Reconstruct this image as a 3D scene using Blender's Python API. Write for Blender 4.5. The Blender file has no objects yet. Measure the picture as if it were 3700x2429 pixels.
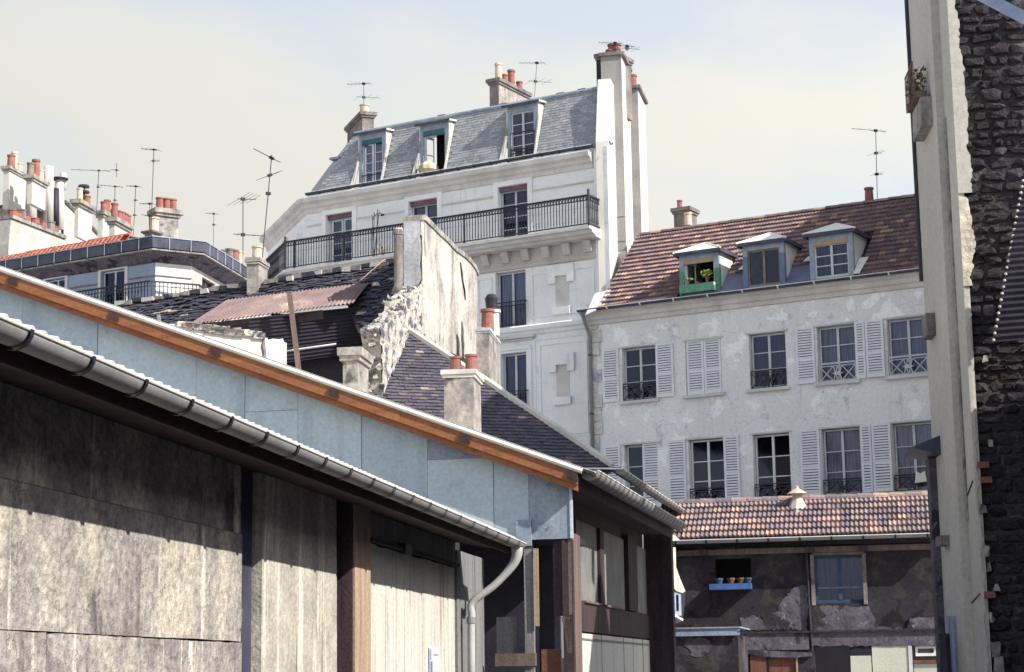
import bpy, math, random
from mathutils import Vector, Matrix
rnd = random.Random(7)
R_ = math.radians
sc = bpy.context.scene
COL = sc.collection

# ------------------------------------------------------------------ camera
FOC, CX, CY, CZ = 6877.0, 1850.0, 1214.5, 1.7      # photograph pixels (3700 wide), eye height
PITCH, ROLL = R_(10.115), R_(-0.85)
fw = Vector((0, math.cos(PITCH), math.sin(PITCH)))
r0 = Vector((1, 0, 0)); u0 = Vector((0, -math.sin(PITCH), math.cos(PITCH)))
rt = math.cos(ROLL)*r0 + math.sin(ROLL)*u0
up = -math.sin(ROLL)*r0 + math.cos(ROLL)*u0
cam = bpy.data.cameras.new('camera'); co = bpy.data.objects.new('camera', cam); COL.objects.link(co)
co.matrix_world = Matrix(((rt.x, up.x, -fw.x, 0), (rt.y, up.y, -fw.y, 0), (rt.z, up.z, -fw.z, CZ), (0, 0, 0, 1)))
cam.sensor_width = 36.0; cam.lens = FOC/3700*36; cam.clip_end = 3000; cam.clip_start = .1
sc.camera = co
CAMP = Vector((0, 0, CZ))

# ------------------------------------------------------------------ light
SAZ, SEL = 122.0, 37.0
sun = bpy.data.lights.new('sun', 'SUN'); sun.energy = 4.9; sun.angle = R_(0.5); sun.color = (1, .93, .82)
so = bpy.data.objects.new('sun', sun); COL.objects.link(so)
sd = Vector((math.sin(R_(SAZ))*math.cos(R_(SEL)), math.cos(R_(SAZ))*math.cos(R_(SEL)), math.sin(R_(SEL))))
so.rotation_euler = sd.to_track_quat('Z', 'Y').to_euler()
w = bpy.data.worlds.new('World'); sc.world = w; w.use_nodes = True
nt = w.node_tree; nt.nodes.clear()
def wn(t, **k):
    n = nt.nodes.new(t)
    for a, b in k.items(): setattr(n, a, b)
    return n
sky = wn('ShaderNodeTexSky', sky_type='NISHITA', sun_disc=False, sun_elevation=R_(SEL), sun_rotation=R_(SAZ), air_density=1.0, dust_density=1.2, ozone_density=2.0)
b1 = wn('ShaderNodeBackground'); b1.inputs[1].default_value = .15
b2 = wn('ShaderNodeBackground'); b2.inputs[0].default_value = (.79, .78, .71, 1); b2.inputs[1].default_value = .74
tc = wn('ShaderNodeTexCoord'); mp = wn('ShaderNodeMapping'); mp.inputs['Scale'].default_value = (1, 1, 2.0); mp.inputs['Location'].default_value = (9.1, .7, 3.3)
n1 = wn('ShaderNodeTexNoise'); n1.inputs['Scale'].default_value = 3.4; n1.inputs['Detail'].default_value = 7; n1.inputs['Roughness'].default_value = .5
rp = wn('ShaderNodeValToRGB'); rp.color_ramp.elements[0].position = .44; rp.color_ramp.elements[0].color = (.70,)*3+(1,); rp.color_ramp.elements[1].position = .57
mx = wn('ShaderNodeMixShader'); ow = wn('ShaderNodeOutputWorld')
L = nt.links.new
L(tc.outputs['Generated'], mp.inputs[0]); L(mp.outputs[0], n1.inputs[0]); L(n1.outputs[0], rp.inputs[0]); se_ = wn('ShaderNodeSeparateXYZ'); L(tc.outputs['Generated'], se_.inputs[0])
me_ = wn('ShaderNodeMapRange'); me_.inputs[1].default_value = .30; me_.inputs[2].default_value = .62; me_.inputs[3].default_value = 1.0; me_.inputs[4].default_value = .25; L(se_.outputs[2], me_.inputs[0])
mf_ = wn('ShaderNodeMath', operation='MULTIPLY'); L(rp.outputs[0], mf_.inputs[0]); L(me_.outputs[0], mf_.inputs[1]); L(mf_.outputs[0], mx.inputs[0])
dt = wn('ShaderNodeVectorMath', operation='DOT_PRODUCT'); dt.inputs[1].default_value = tuple(sd); L(tc.outputs['Generated'], dt.inputs[0])
mr_ = wn('ShaderNodeMapRange'); mr_.inputs[1].default_value = -.6; mr_.inputs[2].default_value = 1.0; mr_.inputs[3].default_value = .51; mr_.inputs[4].default_value = 1.0; L(dt.outputs['Value'], mr_.inputs[0])
sx_ = wn('ShaderNodeSeparateXYZ'); L(tc.outputs['Generated'], sx_.inputs[0]); mz_ = wn('ShaderNodeMapRange'); mz_.inputs[1].default_value = 0; mz_.inputs[2].default_value = 1; mz_.inputs[3].default_value = 1.05; mz_.inputs[4].default_value = 1.1; L(sx_.outputs[2], mz_.inputs[0])
mm_ = wn('ShaderNodeMath', operation='MULTIPLY'); L(mr_.outputs[0], mm_.inputs[0]); L(mz_.outputs[0], mm_.inputs[1]); L(mm_.outputs[0], b2.inputs[1])
L(sky.outputs[0], b1.inputs[0]); L(b1.outputs[0], mx.inputs[1]); L(b2.outputs[0], mx.inputs[2]); L(mx.outputs[0], ow.inputs[0])
sc.view_settings.view_transform = 'Standard'; sc.view_settings.look = 'None'; sc.view_settings.gamma = 1; sc.view_settings.use_curve_mapping = False
sc.view_settings.exposure = 0.74

# ------------------------------------------------------------------ pixel -> place helpers
def ray(p):
    return fw + (p[0]-CX)/FOC*rt - (p[1]-CY)/FOC*up
def atY(p, Y):                      # point on the ray at forward ground distance Y
    d = ray(p); return CAMP + d*(Y/d.y)
def hitp(p, o, n):
    d = ray(p); return CAMP + d*((o-CAMP).dot(n)/d.dot(n))
CR = dict(A=(0,500,2.367), B=(950,200,2.367), C=(1700,100,2.366), D=(950,700,1.952), E=(1650,700,1.953), G=(2100,700,1.8308),
          I=(2100,1450,1.5954), J=(3200,0,1.302), K=(3200,1100,1.176), M=(0,950,2.083), N=(0,1600,1.8308), O=(1200,1700,1.9833),
          Q=(1900,1850,2.6975), R=(1000,1200,1.9525), S=(400,950,2.1636), U=(2350,1900,2.1636), Z=(1750,1400,2.604), F=(0,0,1))
def c(k, x, y):
    o = CR[k]; return (o[0]+x/o[2], o[1]+y/o[2])
class Fr:                           # vertical frame: u along the wall, v into the building
    def __init__(s, O, az):
        s.O = Vector((O[0], O[1], 0)); s.az = az; a = R_(az)
        s.u = Vector((math.sin(a), math.cos(a), 0)); s.v = Vector((-s.u.y, s.u.x, 0)); s.up = Vector((0, 0, 1))
    def P(s, a, t, z): return s.O + a*s.u + t*s.v + Vector((0, 0, z))
    def loc(s, p): q = p - s.O; return (q.dot(s.u), q.dot(s.v), q.z)
    def hit(s, p, t=0.0):
        q = s.loc(hitp(p, s.P(0, t, 0), s.v)); return q[0], q[2]
    def S(s, p, t=0.0): return s.hit(p, t)[0]
    def Z(s, p, t=0.0): return s.hit(p, t)[1]
    def side(s, p, a):              # on plane s=a -> (t,z)
        q = s.loc(hitp(p, s.P(a, 0, 0), s.u)); return q[1], q[2]
    def mat(s, a=0, t=0, z=0):
        p = s.P(a, t, z)
        return Matrix(((s.u.x, s.v.x, 0, p.x), (s.u.y, s.v.y, 0, p.y), (0, 0, 1, p.z), (0, 0, 0, 1)))
class Roof:                         # pitched plane on a frame
    def __init__(s, fr, t0, z0, pitch):
        s.fr = fr; s.t0 = t0; s.z0 = z0; s.c = math.cos(R_(pitch)); s.s = math.sin(R_(pitch))
        s.n = (-s.s*fr.v + s.c*fr.up); s.o = fr.P(0, t0, z0); s.r = s.c*fr.v + s.s*fr.up
    def P(s, a, r, h=0): return s.o + a*s.fr.u + r*s.r + h*s.n
    def hit(s, p, h=0):
        q = hitp(p, s.o+h*s.n, s.n) - s.o; return q.dot(s.fr.u), q.dot(s.r)
    def poly(s, pts, h=0): return [s.hit(p, h) for p in pts]
    def mat(s, a, r, h=0):
        p = s.P(a, r, h); x, y, z = s.fr.u, s.r, s.n
        return Matrix(((x.x, y.x, z.x, p.x), (x.y, y.y, z.y, p.y), (x.z, y.z, z.z, p.z), (0, 0, 0, 1)))
def inpoly(x, y, pl):
    r = False; j = len(pl)-1
    for i in range(len(pl)):
        a, b = pl[i], pl[j]
        if (a[1] > y) != (b[1] > y) and x < (b[0]-a[0])*(y-a[1])/(b[1]-a[1])+a[0]: r = not r
        j = i
    return r

# ------------------------------------------------------------------ mesh builder (world coordinates)
class MB:
    def __init__(s): s.v = []; s.f = []
    def add(s, vs, fs):
        n = len(s.v); s.v += [Vector(q) for q in vs]; s.f += [tuple(i+n for i in f) for f in fs]; return s
    def hexa(s, p):                 # p: 8 points, bottom 4 ccw then top 4
        return s.add(p, [(3,2,1,0),(4,5,6,7),(0,1,5,4),(1,2,6,5),(2,3,7,6),(3,0,4,7)])
    def box(s, fr, a0, a1, t0, t1, z0, z1, j=0):
        a0, a1 = min(a0, a1), max(a0, a1); t0, t1 = min(t0, t1), max(t0, t1); z0, z1 = min(z0, z1), max(z0, z1)
        p = [fr.P(a, t, z) for z in (z0, z1) for a, t in ((a0, t0), (a1, t0), (a1, t1), (a0, t1))]
        if j: p = [q+Vector([rnd.uniform(-j, j) for _ in range(3)]) for q in p]
        return s.hexa(p)
    def bar(s, a, b, w, h=None, upv=None):   # rectangular bar from a to b
        h = h or w; d = (b-a).normalized(); x = d.cross(upv or Vector((0, 0, 1)))
        if x.length < .05: x = d.cross(Vector((1, 0, 0)))
        x.normalize(); y = x.cross(d); x = x*w/2; y = y*h/2
        return s.hexa([a-x-y, a+x-y, b+x-y, b-x-y, a-x+y, a+x+y, b+x+y, b-x+y])
    def tube(s, pts, r, n=8, cap=True):
        rings = []; k = len(pts)
        rr = r if isinstance(r, (list, tuple)) else [r]*k
        prev = None
        for i, p in enumerate(pts):
            d = (pts[min(i+1, k-1)]-pts[max(i-1, 0)]).normalized()
            x = d.cross(Vector((0, 0, 1))) if prev is None else (prev - d*prev.dot(d))
            if x.length < .05: x = d.cross(Vector((1, 0, 0)))
            x.normalize(); prev = x; y = d.cross(x)
            rings.append([p+(x*math.cos(2*math.pi*q/n)+y*math.sin(2*math.pi*q/n))*rr[i] for q in range(n)])
        fs = [(i*n+q, i*n+(q+1) % n, (i+1)*n+(q+1) % n, (i+1)*n+q) for i in range(k-1) for q in range(n)]
        if cap: fs += [tuple(range(n-1, -1, -1)), tuple((k-1)*n+q for q in range(n))]
        return s.add([q for g in rings for q in g], fs)
    def lathe(s, base, prof, n=14):
        vs = [base+Vector((r*math.cos(2*math.pi*q/n), r*math.sin(2*math.pi*q/n), z)) for r, z in prof for q in range(n)]
        fs = [(i*n+q, i*n+(q+1) % n, (i+1)*n+(q+1) % n, (i+1)*n+q) for i in range(len(prof)-1) for q in range(n)]
        return s.add(vs, fs)
    def slab(s, pts, off):          # polygon extruded by vector off
        n = len(pts); q = [Vector(p) for p in pts]
        return s.add(q+[p+off for p in q], [tuple(range(n)), tuple(range(2*n-1, n-1, -1))]+[(i, i+n, (i+1) % n+n, (i+1) % n) for i in range(n)])
    def strip(s, a, b, closed=False):
        n = len(a); m = n if closed else n-1
        return s.add(list(a)+list(b), [(i, (i+1) % n, (i+1) % n+n, i+n) for i in range(m)])
    def ext(s, o): return s.add(o.v, o.f)
def mesh(name, mb, mat, Minv=None, smooth=False):
    me = bpy.data.meshes.new(name)
    me.from_pydata([tuple(Minv @ q) if Minv else tuple(q) for q in mb.v], [], mb.f)
    me.update(calc_edges=True)
    if smooth: me.shade_smooth()
    me.materials.append(mat); return me
def thing(name, label, cat, pos, az=90, group=None):
    o = bpy.data.objects.new(name, None); COL.objects.link(o); a = R_(90-az)
    o.location = pos; o.rotation_euler = (0, 0, a); o.empty_display_size = .3
    o['label'] = label; o['category'] = cat
    if group: o['group'] = group
    o['_i'] = 1
    INV[o.name] = (Matrix.Translation(Vector(pos)) @ Matrix.Rotation(a, 4, 'Z')).inverted()
    del o['_i']
    return o
INV = {}
def rootof(o):
    while o.parent: o = o.parent
    return o
def part(par, name, mb, mat, label=None, kind=None, smooth=False):
    Mi = INV[rootof(par).name]
    o = bpy.data.objects.new(name, mesh(name, mb, mat, Mi, smooth)); COL.objects.link(o); o.parent = par
    if label: o['label'] = label
    if kind: o['kind'] = kind
    return o
def inst(par, name, me, M, kind=None):
    o = bpy.data.objects.new(name, me); COL.objects.link(o); o.parent = par
    o.matrix_local = INV[rootof(par).name] @ M
    return o
def single(name, label, cat, mb, mat, group=None, smooth=False, kind=None):
    # a thing that is one mesh, its origin at the base centre
    xs = [v.x for v in mb.v]; ys = [v.y for v in mb.v]; z = min(v.z for v in mb.v)
    p = Vector(((min(xs)+max(xs))/2, (min(ys)+max(ys))/2, z))
    o = bpy.data.objects.new(name, mesh(name, mb, mat, Matrix.Translation(-p), smooth)); COL.objects.link(o); o.location = p
    if label: o['label'] = label; o['category'] = cat
    if group: o['group'] = group
    if kind: o['kind'] = kind
    return o
def fill(par, name, me, mats, mat, limit=300):
    """tiles, slates, stones: the nearest `limit` are parts, the rest one joined part"""
    mats = sorted(mats, key=lambda m: (m.translation-CAMP).length)
    for M in mats[:limit]: inst(par, name, me, M)
    rest = mats[limit:]
    if rest:
        vs = [v.co.copy() for v in me.vertices]; fs = [tuple(p.vertices) for p in me.polygons]
        mb = MB(); n = len(vs)
        for i, M in enumerate(rest):
            mb.v += [M @ q for q in vs]; mb.f += [tuple(k+i*n for k in f) for f in fs]
        part(par, name+'_rows', mb, mat, kind='stuff')

# ------------------------------------------------------------------ materials
def lin(r, g, b): return tuple(((x/255)/12.92 if x/255 <= .04045 else ((x/255+.055)/1.055)**2.4) for x in (r, g, b))+(1,)
def ramp(n, stops):
    cr = n.color_ramp
    while len(cr.elements) > 1: cr.elements.remove(cr.elements[-1])
    cr.elements[0].position = stops[0][0]; cr.elements[0].color = stops[0][1]
    for p, col in stops[1:]: e = cr.elements.new(p); e.color = col
def M_(name, stops, scale=1.0, stretch=(1, 1, 1), rough=.9, fine=.25, fscale=25, bump=.15, bdist=.02, metal=0, island=None, isl=.8,
       streak=None, crack=None, detail=6, spec=.3, patch=None):
    m = bpy.data.materials.new(name); m.use_nodes = True; t = m.node_tree; t.nodes.clear(); k = t.links.new
    N = t.nodes.new
    out = N('ShaderNodeOutputMaterial'); bs = N('ShaderNodeBsdfPrincipled'); k(bs.outputs[0], out.inputs[0])
    tc = N('ShaderNodeTexCoord'); oi = N('ShaderNodeObjectInfo'); ad = N('ShaderNodeVectorMath'); ad.operation = 'ADD'
    mu = N('ShaderNodeMath'); mu.operation = 'MULTIPLY'; mu.inputs[1].default_value = 37; k(oi.outputs['Random'], mu.inputs[0])
    k(tc.outputs['Object'], ad.inputs[0]); k(mu.outputs[0], ad.inputs[1])
    def noise(sc_, st, det=detail, rg=.55, dis=0):
        mp = N('ShaderNodeMapping'); mp.inputs['Scale'].default_value = st; k(ad.outputs[0], mp.inputs[0])
        n = N('ShaderNodeTexNoise'); n.inputs['Scale'].default_value = sc_; n.inputs['Detail'].default_value = det
        n.inputs['Roughness'].default_value = rg; n.inputs['Distortion'].default_value = dis; k(mp.outputs[0], n.inputs[0]); return n
    def mix(f, a, b, mode='MIX'):
        n = N('ShaderNodeMix'); n.data_type = 'RGBA'; n.blend_type = mode
        for s_, v in ((0, f), (6, a), (7, b)):
            if hasattr(v, 'is_linked'): k(v, n.inputs[s_])
            else: n.inputs[s_].default_value = v
        return n.outputs[2]
    n = noise(scale, stretch); r = N('ShaderNodeValToRGB'); ramp(r, stops); k(n.outputs[0], r.inputs[0]); colr = r.outputs[0]
    if island:
        ge = N('ShaderNodeNewGeometry'); a2 = N('ShaderNodeMath'); a2.operation = 'ADD'; k(ge.outputs['Random Per Island'], a2.inputs[0]); k(oi.outputs['Random'], a2.inputs[1])
        f2 = N('ShaderNodeMath'); f2.operation = 'FRACT'; k(a2.outputs[0], f2.inputs[0])
        r2 = N('ShaderNodeValToRGB'); ramp(r2, island); r2.color_ramp.interpolation = 'CONSTANT' if len(island) > 4 else 'LINEAR'; k(f2.outputs[0], r2.inputs[0]); colr = mix(isl, colr, r2.outputs[0])
    for patch in (() if not patch else (patch if isinstance(patch, list) else [patch])):   # large patches: (colour, scale, lo, hi, stretch)
        pn = noise(patch[1], patch[4] if len(patch) > 4 else (1, 1, 1), 8, .62, .4); rr = N('ShaderNodeValToRGB'); ramp(rr, [(patch[2], (0, 0, 0, 1)), (patch[3], (1, 1, 1, 1))]); k(pn.outputs[0], rr.inputs[0])
        colr = mix(rr.outputs[0], colr, patch[0])
    if streak:                      # vertical stains: list of (colour, scale, lo, hi)
        for s_ in streak:
            pn = noise(s_[1], (1, 1, .06), 5, .6); rr = N('ShaderNodeValToRGB'); ramp(rr, [(s_[2], (0, 0, 0, 1)), (s_[3], (1, 1, 1, 1))]); k(pn.outputs[0], rr.inputs[0])
            colr = mix(rr.outputs[0], colr, s_[0])
    if crack:
        vo = N('ShaderNodeTexVoronoi'); vo.feature = 'DISTANCE_TO_EDGE'; vo.inputs['Scale'].default_value = crack[1]
        wp = noise(2.5, (1, 1, 1)); av = N('ShaderNodeVectorMath'); av.operation = 'ADD'; k(ad.outputs[0], av.inputs[0]); k(wp.outputs['Color'], av.inputs[1]); k(av.outputs[0], vo.inputs[0])
        rr = N('ShaderNodeValToRGB'); ramp(rr, [(0, (1, 1, 1, 1)), (crack[2], (0, 0, 0, 1))]); k(vo.outputs[0], rr.inputs[0]); colr = mix(rr.outputs[0], colr, crack[0])
    fn = noise(fscale, (1, 1, 1), 4, .7)
    if fine:
        rr = N('ShaderNodeValToRGB'); a = 1-fine; b = 1+fine*.6; ramp(rr, [(.3, (a, a, a, 1)), (.7, (b, b, b, 1))]); k(fn.outputs[0], rr.inputs[0]); colr = mix(1.0, colr, rr.outputs[0], 'MULTIPLY')
    k(colr, bs.inputs['Base Color']); bs.inputs['Roughness'].default_value = rough; bs.inputs['Metallic'].default_value = metal
    bs.inputs['Specular IOR Level'].default_value = spec
    if bump:
        bp = N('ShaderNodeBump'); bp.inputs['Strength'].default_value = min(1, bump*2); bp.inputs['Distance'].default_value = bdist
        am = N('ShaderNodeMath'); am.operation = 'ADD'; k(fn.outputs[0], am.inputs[0]); k(n.outputs[0], am.inputs[1]); k(am.outputs[0], bp.inputs['Height']); k(bp.outputs[0], bs.inputs['Normal'])
    return m
def G(v, b=1.0): return (v, v, v*b, 1)
MT = {}
MT['facade'] = M_('limestone_facade', [(.3, (.72,.73,.76,1)), (.6, (.80,.81,.83,1))], .6, fine=.10, fscale=18, bump=.08, patch=[((.60,.62,.67,1), 1.1, .58, .72, (1, 1, 2.5))], streak=[((.50,.52,.57,1), 2.6, .60, .8)])
MT['moulding'] = M_('stone_moulding', [(.3, (.48,.47,.465,1)), (.65, (.64,.63,.62,1))], 1.5, fine=.18, streak=[((.34,.33,.35,1), 3, .60, .9)])
MT['frieze'] = M_('stone_frieze', [(.3, (.42,.39,.38,1)), (.7, (.55,.52,.51,1))], 1.5, fine=.2)
MT['flank'] = M_('flank_plaster', [(.3, (.50,.49,.46,1)), (.7, (.64,.625,.585,1))], .5, fine=.1, streak=[((.4,.38,.33,1), 1.5, .62, .8)])
MT['house'] = M_('old_house_plaster', [(.3, (.66,.655,.67,1)), (.62, (.73,.73,.74,1))], .5, fine=.15, fscale=14, bump=.15,
    patch=[((.84,.85,.87,1), 1.3, .56, .60), ((.50,.52,.60,1), 2.1, .60, .68), ((.42,.43,.50,1), 5.0, .66, .72)], streak=[((.50,.50,.54,1), 1.4, .60, .8), ((.52,.52,.56,1), 4.4, .64, .75)], crack=((.42,.42,.46,1), .55, .005))
MT['house_low'] = M_('old_house_flaking_plaster', [(.3, (.40,.38,.37,1)), (.62, (.58,.57,.55,1))], .8, fine=.3, fscale=10, bump=.2,
    patch=((.33,.36,.44,1), 1.1, .54, .66), crack=((.25,.24,.27,1), .8, .008))
MT['quoin'] = M_('flaking_quoin', [(.35, (.3,.34,.42,1)), (.5, (.6,.58,.56,1)), (.7, (.5,.48,.46,1))], 2.2, fine=.3, fscale=12)
MT['slate'] = M_('mansard_slate', [(.3, (.20,.21,.24,1)), (.7, (.34,.35,.37,1))], .7, fine=.35, fscale=12, island=[(0, (.15,.16,.19,1)), (.5, (.26,.27,.31,1)), (1, (.36,.36,.38,1))], isl=.5, rough=.6, streak=[((.42,.40,.38,1), 1.5, .6, .8)], spec=.4)
MT['clay'] = M_('clay_interlocking_tile', [(.3, (.22,.13,.12,1)), (.7, (.34,.20,.16,1))], 2, fine=.3, fscale=20, isl=.85, rough=.8,
    island=[(0, (.12,.085,.10,1)), (.2, (.17,.125,.135,1)), (.42, (.14,.108,.125,1)), (.6, (.22,.16,.155,1)), (.74, (.33,.21,.165,1)), (.82, (.19,.135,.14,1)), (.95, (.42,.29,.22,1))])
MT['clay_low'] = M_('clay_weathered_tile', [(.3, (.22,.17,.17,1)), (.7, (.40,.28,.24,1))], 2, fine=.35, fscale=16, isl=.85, rough=.8,
    island=[(0, (.13,.11,.14,1)), (.22, (.21,.17,.18,1)), (.4, (.16,.14,.17,1)), (.55, (.28,.20,.19,1)), (.74, (.40,.26,.22,1)), (.84, (.22,.17,.18,1)), (.95, (.45,.30,.24,1))])
MT['redclay'] = M_('red_roof_tile', [(.3, (.30,.10,.07,1)), (.7, (.42,.16,.11,1))], 2, fine=.3, island=[(0, (.24,.08,.065,1)), (1, (.46,.19,.13,1))], isl=.7)
MT['brown'] = M_('brown_flat_tile', [(.3, (.09,.07,.085,1)), (.7, (.17,.13,.14,1))], 1.2, fine=.4, fscale=22, isl=.75, rough=.85,
    island=[(0, (.045,.05,.08,1)), (.3, (.065,.068,.098,1)), (.6, (.085,.08,.105,1)), (.8, (.055,.06,.10,1)), (.95, (.14,.12,.13,1)), (.987, (.34,.30,.24,1))])
MT['dark'] = M_('blackened_flat_tile', [(.3, (.03,.03,.05,1)), (.7, (.08,.075,.10,1))], 1.2, fine=.5, fscale=22, isl=.7, rough=.7,
    island=[(0, (.025,.025,.045,1)), (.4, (.05,.05,.075,1)), (.7, (.035,.035,.06,1)), (.93, (.14,.13,.15,1)), (.985, (.5,.46,.38,1))], spec=.5)
MT['zinc'] = M_('zinc_sheet', [(.3, (.40,.50,.58,1)), (.7, (.50,.60,.67,1))], .8, fine=.16, fscale=16, rough=.55, metal=.15, patch=[((.34,.42,.50,1), 1.4, .55, .70), ((.58,.66,.70,1), 5, .66, .72)], streak=[((.28,.34,.42,1), 2, .56, .80), ((.60,.66,.68,1), 6, .66, .72)], island=[(0, (.32,.40,.48,1)), (1, (.50,.59,.64,1))], isl=.5)
MT['zinc_old'] = M_('dull_zinc_sheet', [(.3, (.20,.25,.33,1)), (.7, (.33,.38,.46,1))], 1.6, fine=.25, fscale=16, rough=.6, metal=.15, patch=((.12,.14,.22,1), 2.5, .6, .66), streak=[((.17,.2,.28,1), 3, .55, .8)])
MT['zinc_light'] = M_('pale_zinc_capping', [(.3, (.62,.62,.58,1)), (.7, (.76,.75,.70,1))], 2, fine=.12, rough=.45, metal=.1)
MT['gutter'] = M_('grey_zinc_gutter', [(.3, (.19,.19,.205,1)), (.7, (.27,.27,.28,1))], 1.5, fine=.2, fscale=30, rough=.6, metal=.1, bump=.05)
MT['gutter_dark'] = M_('dark_lead_gutter', [(.3, (.03,.035,.065,1)), (.7, (.08,.088,.125,1))], 2, fine=.3, rough=.5)
MT['iron'] = M_('black_iron', [(.3, (.012,.013,.025,1)), (.7, (.03,.03,.045,1))], 4, fine=.2, rough=.55, bump=0)
MT['grey_paint'] = M_('pale_grey_paint', [(.3, (.42,.44,.48,1)), (.7, (.55,.57,.60,1))], 4, fine=.2, rough=.6, bump=0)
MT['shutter'] = M_('shutter_paint', [(.3, (.62,.63,.68,1)), (.7, (.74,.75,.79,1))], 3, fine=.15, rough=.7, bump=.05)
MT['shutter_shadow'] = M_('shutter_shadow_sheet', [(.3, (.10,.10,.13,1)), (.7, (.15,.15,.19,1))], 3, bump=0)
MT['wframe'] = M_('window_frame_paint', [(.3, (.42,.45,.50,1)), (.7, (.58,.60,.63,1))], 3, fine=.15, rough=.6, bump=0)
MT['wframe_dark'] = M_('brown_window_frame', [(.3, (.16,.12,.10,1)), (.7, (.25,.19,.16,1))], 3, fine=.2, rough=.6, bump=0)
MT['dormer'] = M_('dormer_grey_paint', [(.3, (.20,.25,.32,1)), (.7, (.33,.38,.45,1))], 3, fine=.3, rough=.65, bump=.1)
MT['dormer_blue'] = M_('dormer_blue_paint', [(.3, (.09,.13,.22,1)), (.7, (.15,.20,.30,1))], 3, fine=.3, rough=.65, bump=.1)
MT['green'] = M_('green_paint', [(.3, (.07,.20,.14,1)), (.7, (.12,.30,.20,1))], 4, fine=.2, rough=.6)
MT['blind'] = M_('teal_roller_blind', [(.3, (.03,.10,.14,1)), (.7, (.05,.15,.18,1))], 4, fine=.2, rough=.8)
MT['blind_red'] = M_('dull_red_roller_blind', [(.3, (.13,.07,.10,1)), (.7, (.2,.12,.14,1))], 4, fine=.2, rough=.8)
MT['blind_tan'] = M_('tan_roller_blind', [(.3, (.28,.20,.13,1)), (.7, (.42,.32,.22,1))], 4, fine=.2, rough=.8)
MT['curtain'] = M_('net_curtain', [(.35, (.26,.28,.35,1)), (.65, (.50,.52,.58,1))], 7, stretch=(3, 3, .12), fine=.15, rough=.95, bump=0)
MT['corr_navy'] = M_('dark_navy_board', [(.3, (.03,.03,.06,1)), (.7, (.06,.06,.10,1))], 2, fine=.2)
MT['lace'] = M_('lace_curtain', [(.35, (.46,.47,.52,1)), (.65, (.74,.75,.78,1))], 9, stretch=(3, 3, .2), fine=.3, fscale=40, rough=.95, bump=0)
MT['curtain_dark'] = M_('dim_curtain', [(.35, (.07,.08,.14,1)), (.65, (.16,.17,.24,1))], 7, stretch=(3, 3, .12), fine=.15, rough=.95, bump=0)
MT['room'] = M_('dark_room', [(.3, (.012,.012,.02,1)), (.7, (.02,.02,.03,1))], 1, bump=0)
MT['terracotta'] = M_('terracotta_pot', [(.3, (.21,.08,.068,1)), (.7, (.30,.13,.105,1))], 5, fine=.3, fscale=30, rough=.85)
MT['pot_pale'] = M_('pale_chimney_pot', [(.3, (.50,.36,.28,1)), (.7, (.62,.50,.40,1))], 5, fine=.3, fscale=30, rough=.85)
MT['chim'] = M_('sooty_render', [(.3, (.10,.09,.10,1)), (.7, (.26,.23,.22,1))], 1.5, fine=.35, fscale=14, streak=[((.05,.045,.06,1), 2.5, .55, .75)])
MT['chim_mid'] = M_('weathered_render', [(.3, (.17,.16,.165,1)), (.7, (.38,.355,.32,1))], 2.6, fine=.4, fscale=10, patch=((.10,.09,.10,1), 2.0, .58, .66), streak=[((.10,.09,.10,1), 2.5, .58, .75)])
MT['chim_white'] = M_('pale_chimney_render', [(.3, (.40,.385,.36,1)), (.7, (.55,.53,.49,1))], 1.2, fine=.2, streak=[((.35,.32,.30,1), 2.5, .62, .8)])
MT['dirty'] = M_('stained_gable_plaster', [(.3, (.34,.32,.29,1)), (.58, (.54,.51,.46,1))], 1.3, fine=.35, fscale=12, bump=.3, bdist=.03,
    patch=[((.17,.165,.185,1), 1.9, .50, .68, (1, 1, .35)), ((.12,.11,.13,1), 4.5, .60, .70, (1, 1, .4))], streak=[((.22,.21,.225,1), 2.6, .52, .74)])
MT['dirty_shade_blue'] = M_('stained_shade_blue_plaster', [(.3, (.26,.27,.30,1)), (.6, (.42,.44,.48,1))], 1.0, fine=.3, fscale=12, streak=[((.13,.13,.15,1), 2.6, .56, .75)])
MT['rubble_white'] = M_('broken_white_plaster', [(.3, (.28,.265,.25,1)), (.6, (.50,.475,.43,1))], 3, fine=.45, fscale=9, bump=.6, bdist=.05, patch=((.10,.10,.13,1), 4.2, .50, .58))
MT['wood_orange'] = M_('fresh_pine_board', [(.3, (.20,.078,.034,1)), (.7, (.30,.125,.055,1))], 1.2, stretch=(.35, 1, 8), fine=.25, fscale=20, rough=.75, patch=((.13,.045,.02,1), 3.0, .62, .72))
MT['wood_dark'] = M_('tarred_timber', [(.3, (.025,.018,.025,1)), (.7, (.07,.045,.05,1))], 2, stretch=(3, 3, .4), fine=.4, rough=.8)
MT['wood_fascia'] = M_('dark_fascia_board', [(.3, (.03,.016,.018,1)), (.7, (.055,.028,.028,1))], 2, fine=.3, rough=.8)
MT['wood_brown'] = M_('aged_brown_timber', [(.3, (.10,.07,.065,1)), (.7, (.20,.145,.125,1))], 2, stretch=(3, 3, .3), fine=.35, rough=.8)
MT['wood_post'] = M_('sunned_timber_post', [(.3, (.24,.165,.12,1)), (.7, (.42,.32,.235,1))], 2, stretch=(3, 3, .3), fine=.3, rough=.8)
MT['plank_white'] = M_('peeling_white_plank', [(.3, (.44,.43,.395,1)), (.65, (.58,.565,.52,1))], 2.2, stretch=(3, 3, .15), fine=.25, rough=.8, streak=[((.26,.17,.10,1), 1.9, .60, .68), ((.30,.30,.31,1), 9, .58, .66)])
MT['plank_grey'] = M_('grey_weathered_plank', [(.3, (.12,.125,.14,1)), (.7, (.24,.24,.24,1))], 2.2, stretch=(3, 3, .15), fine=.3, rough=.8)
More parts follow.
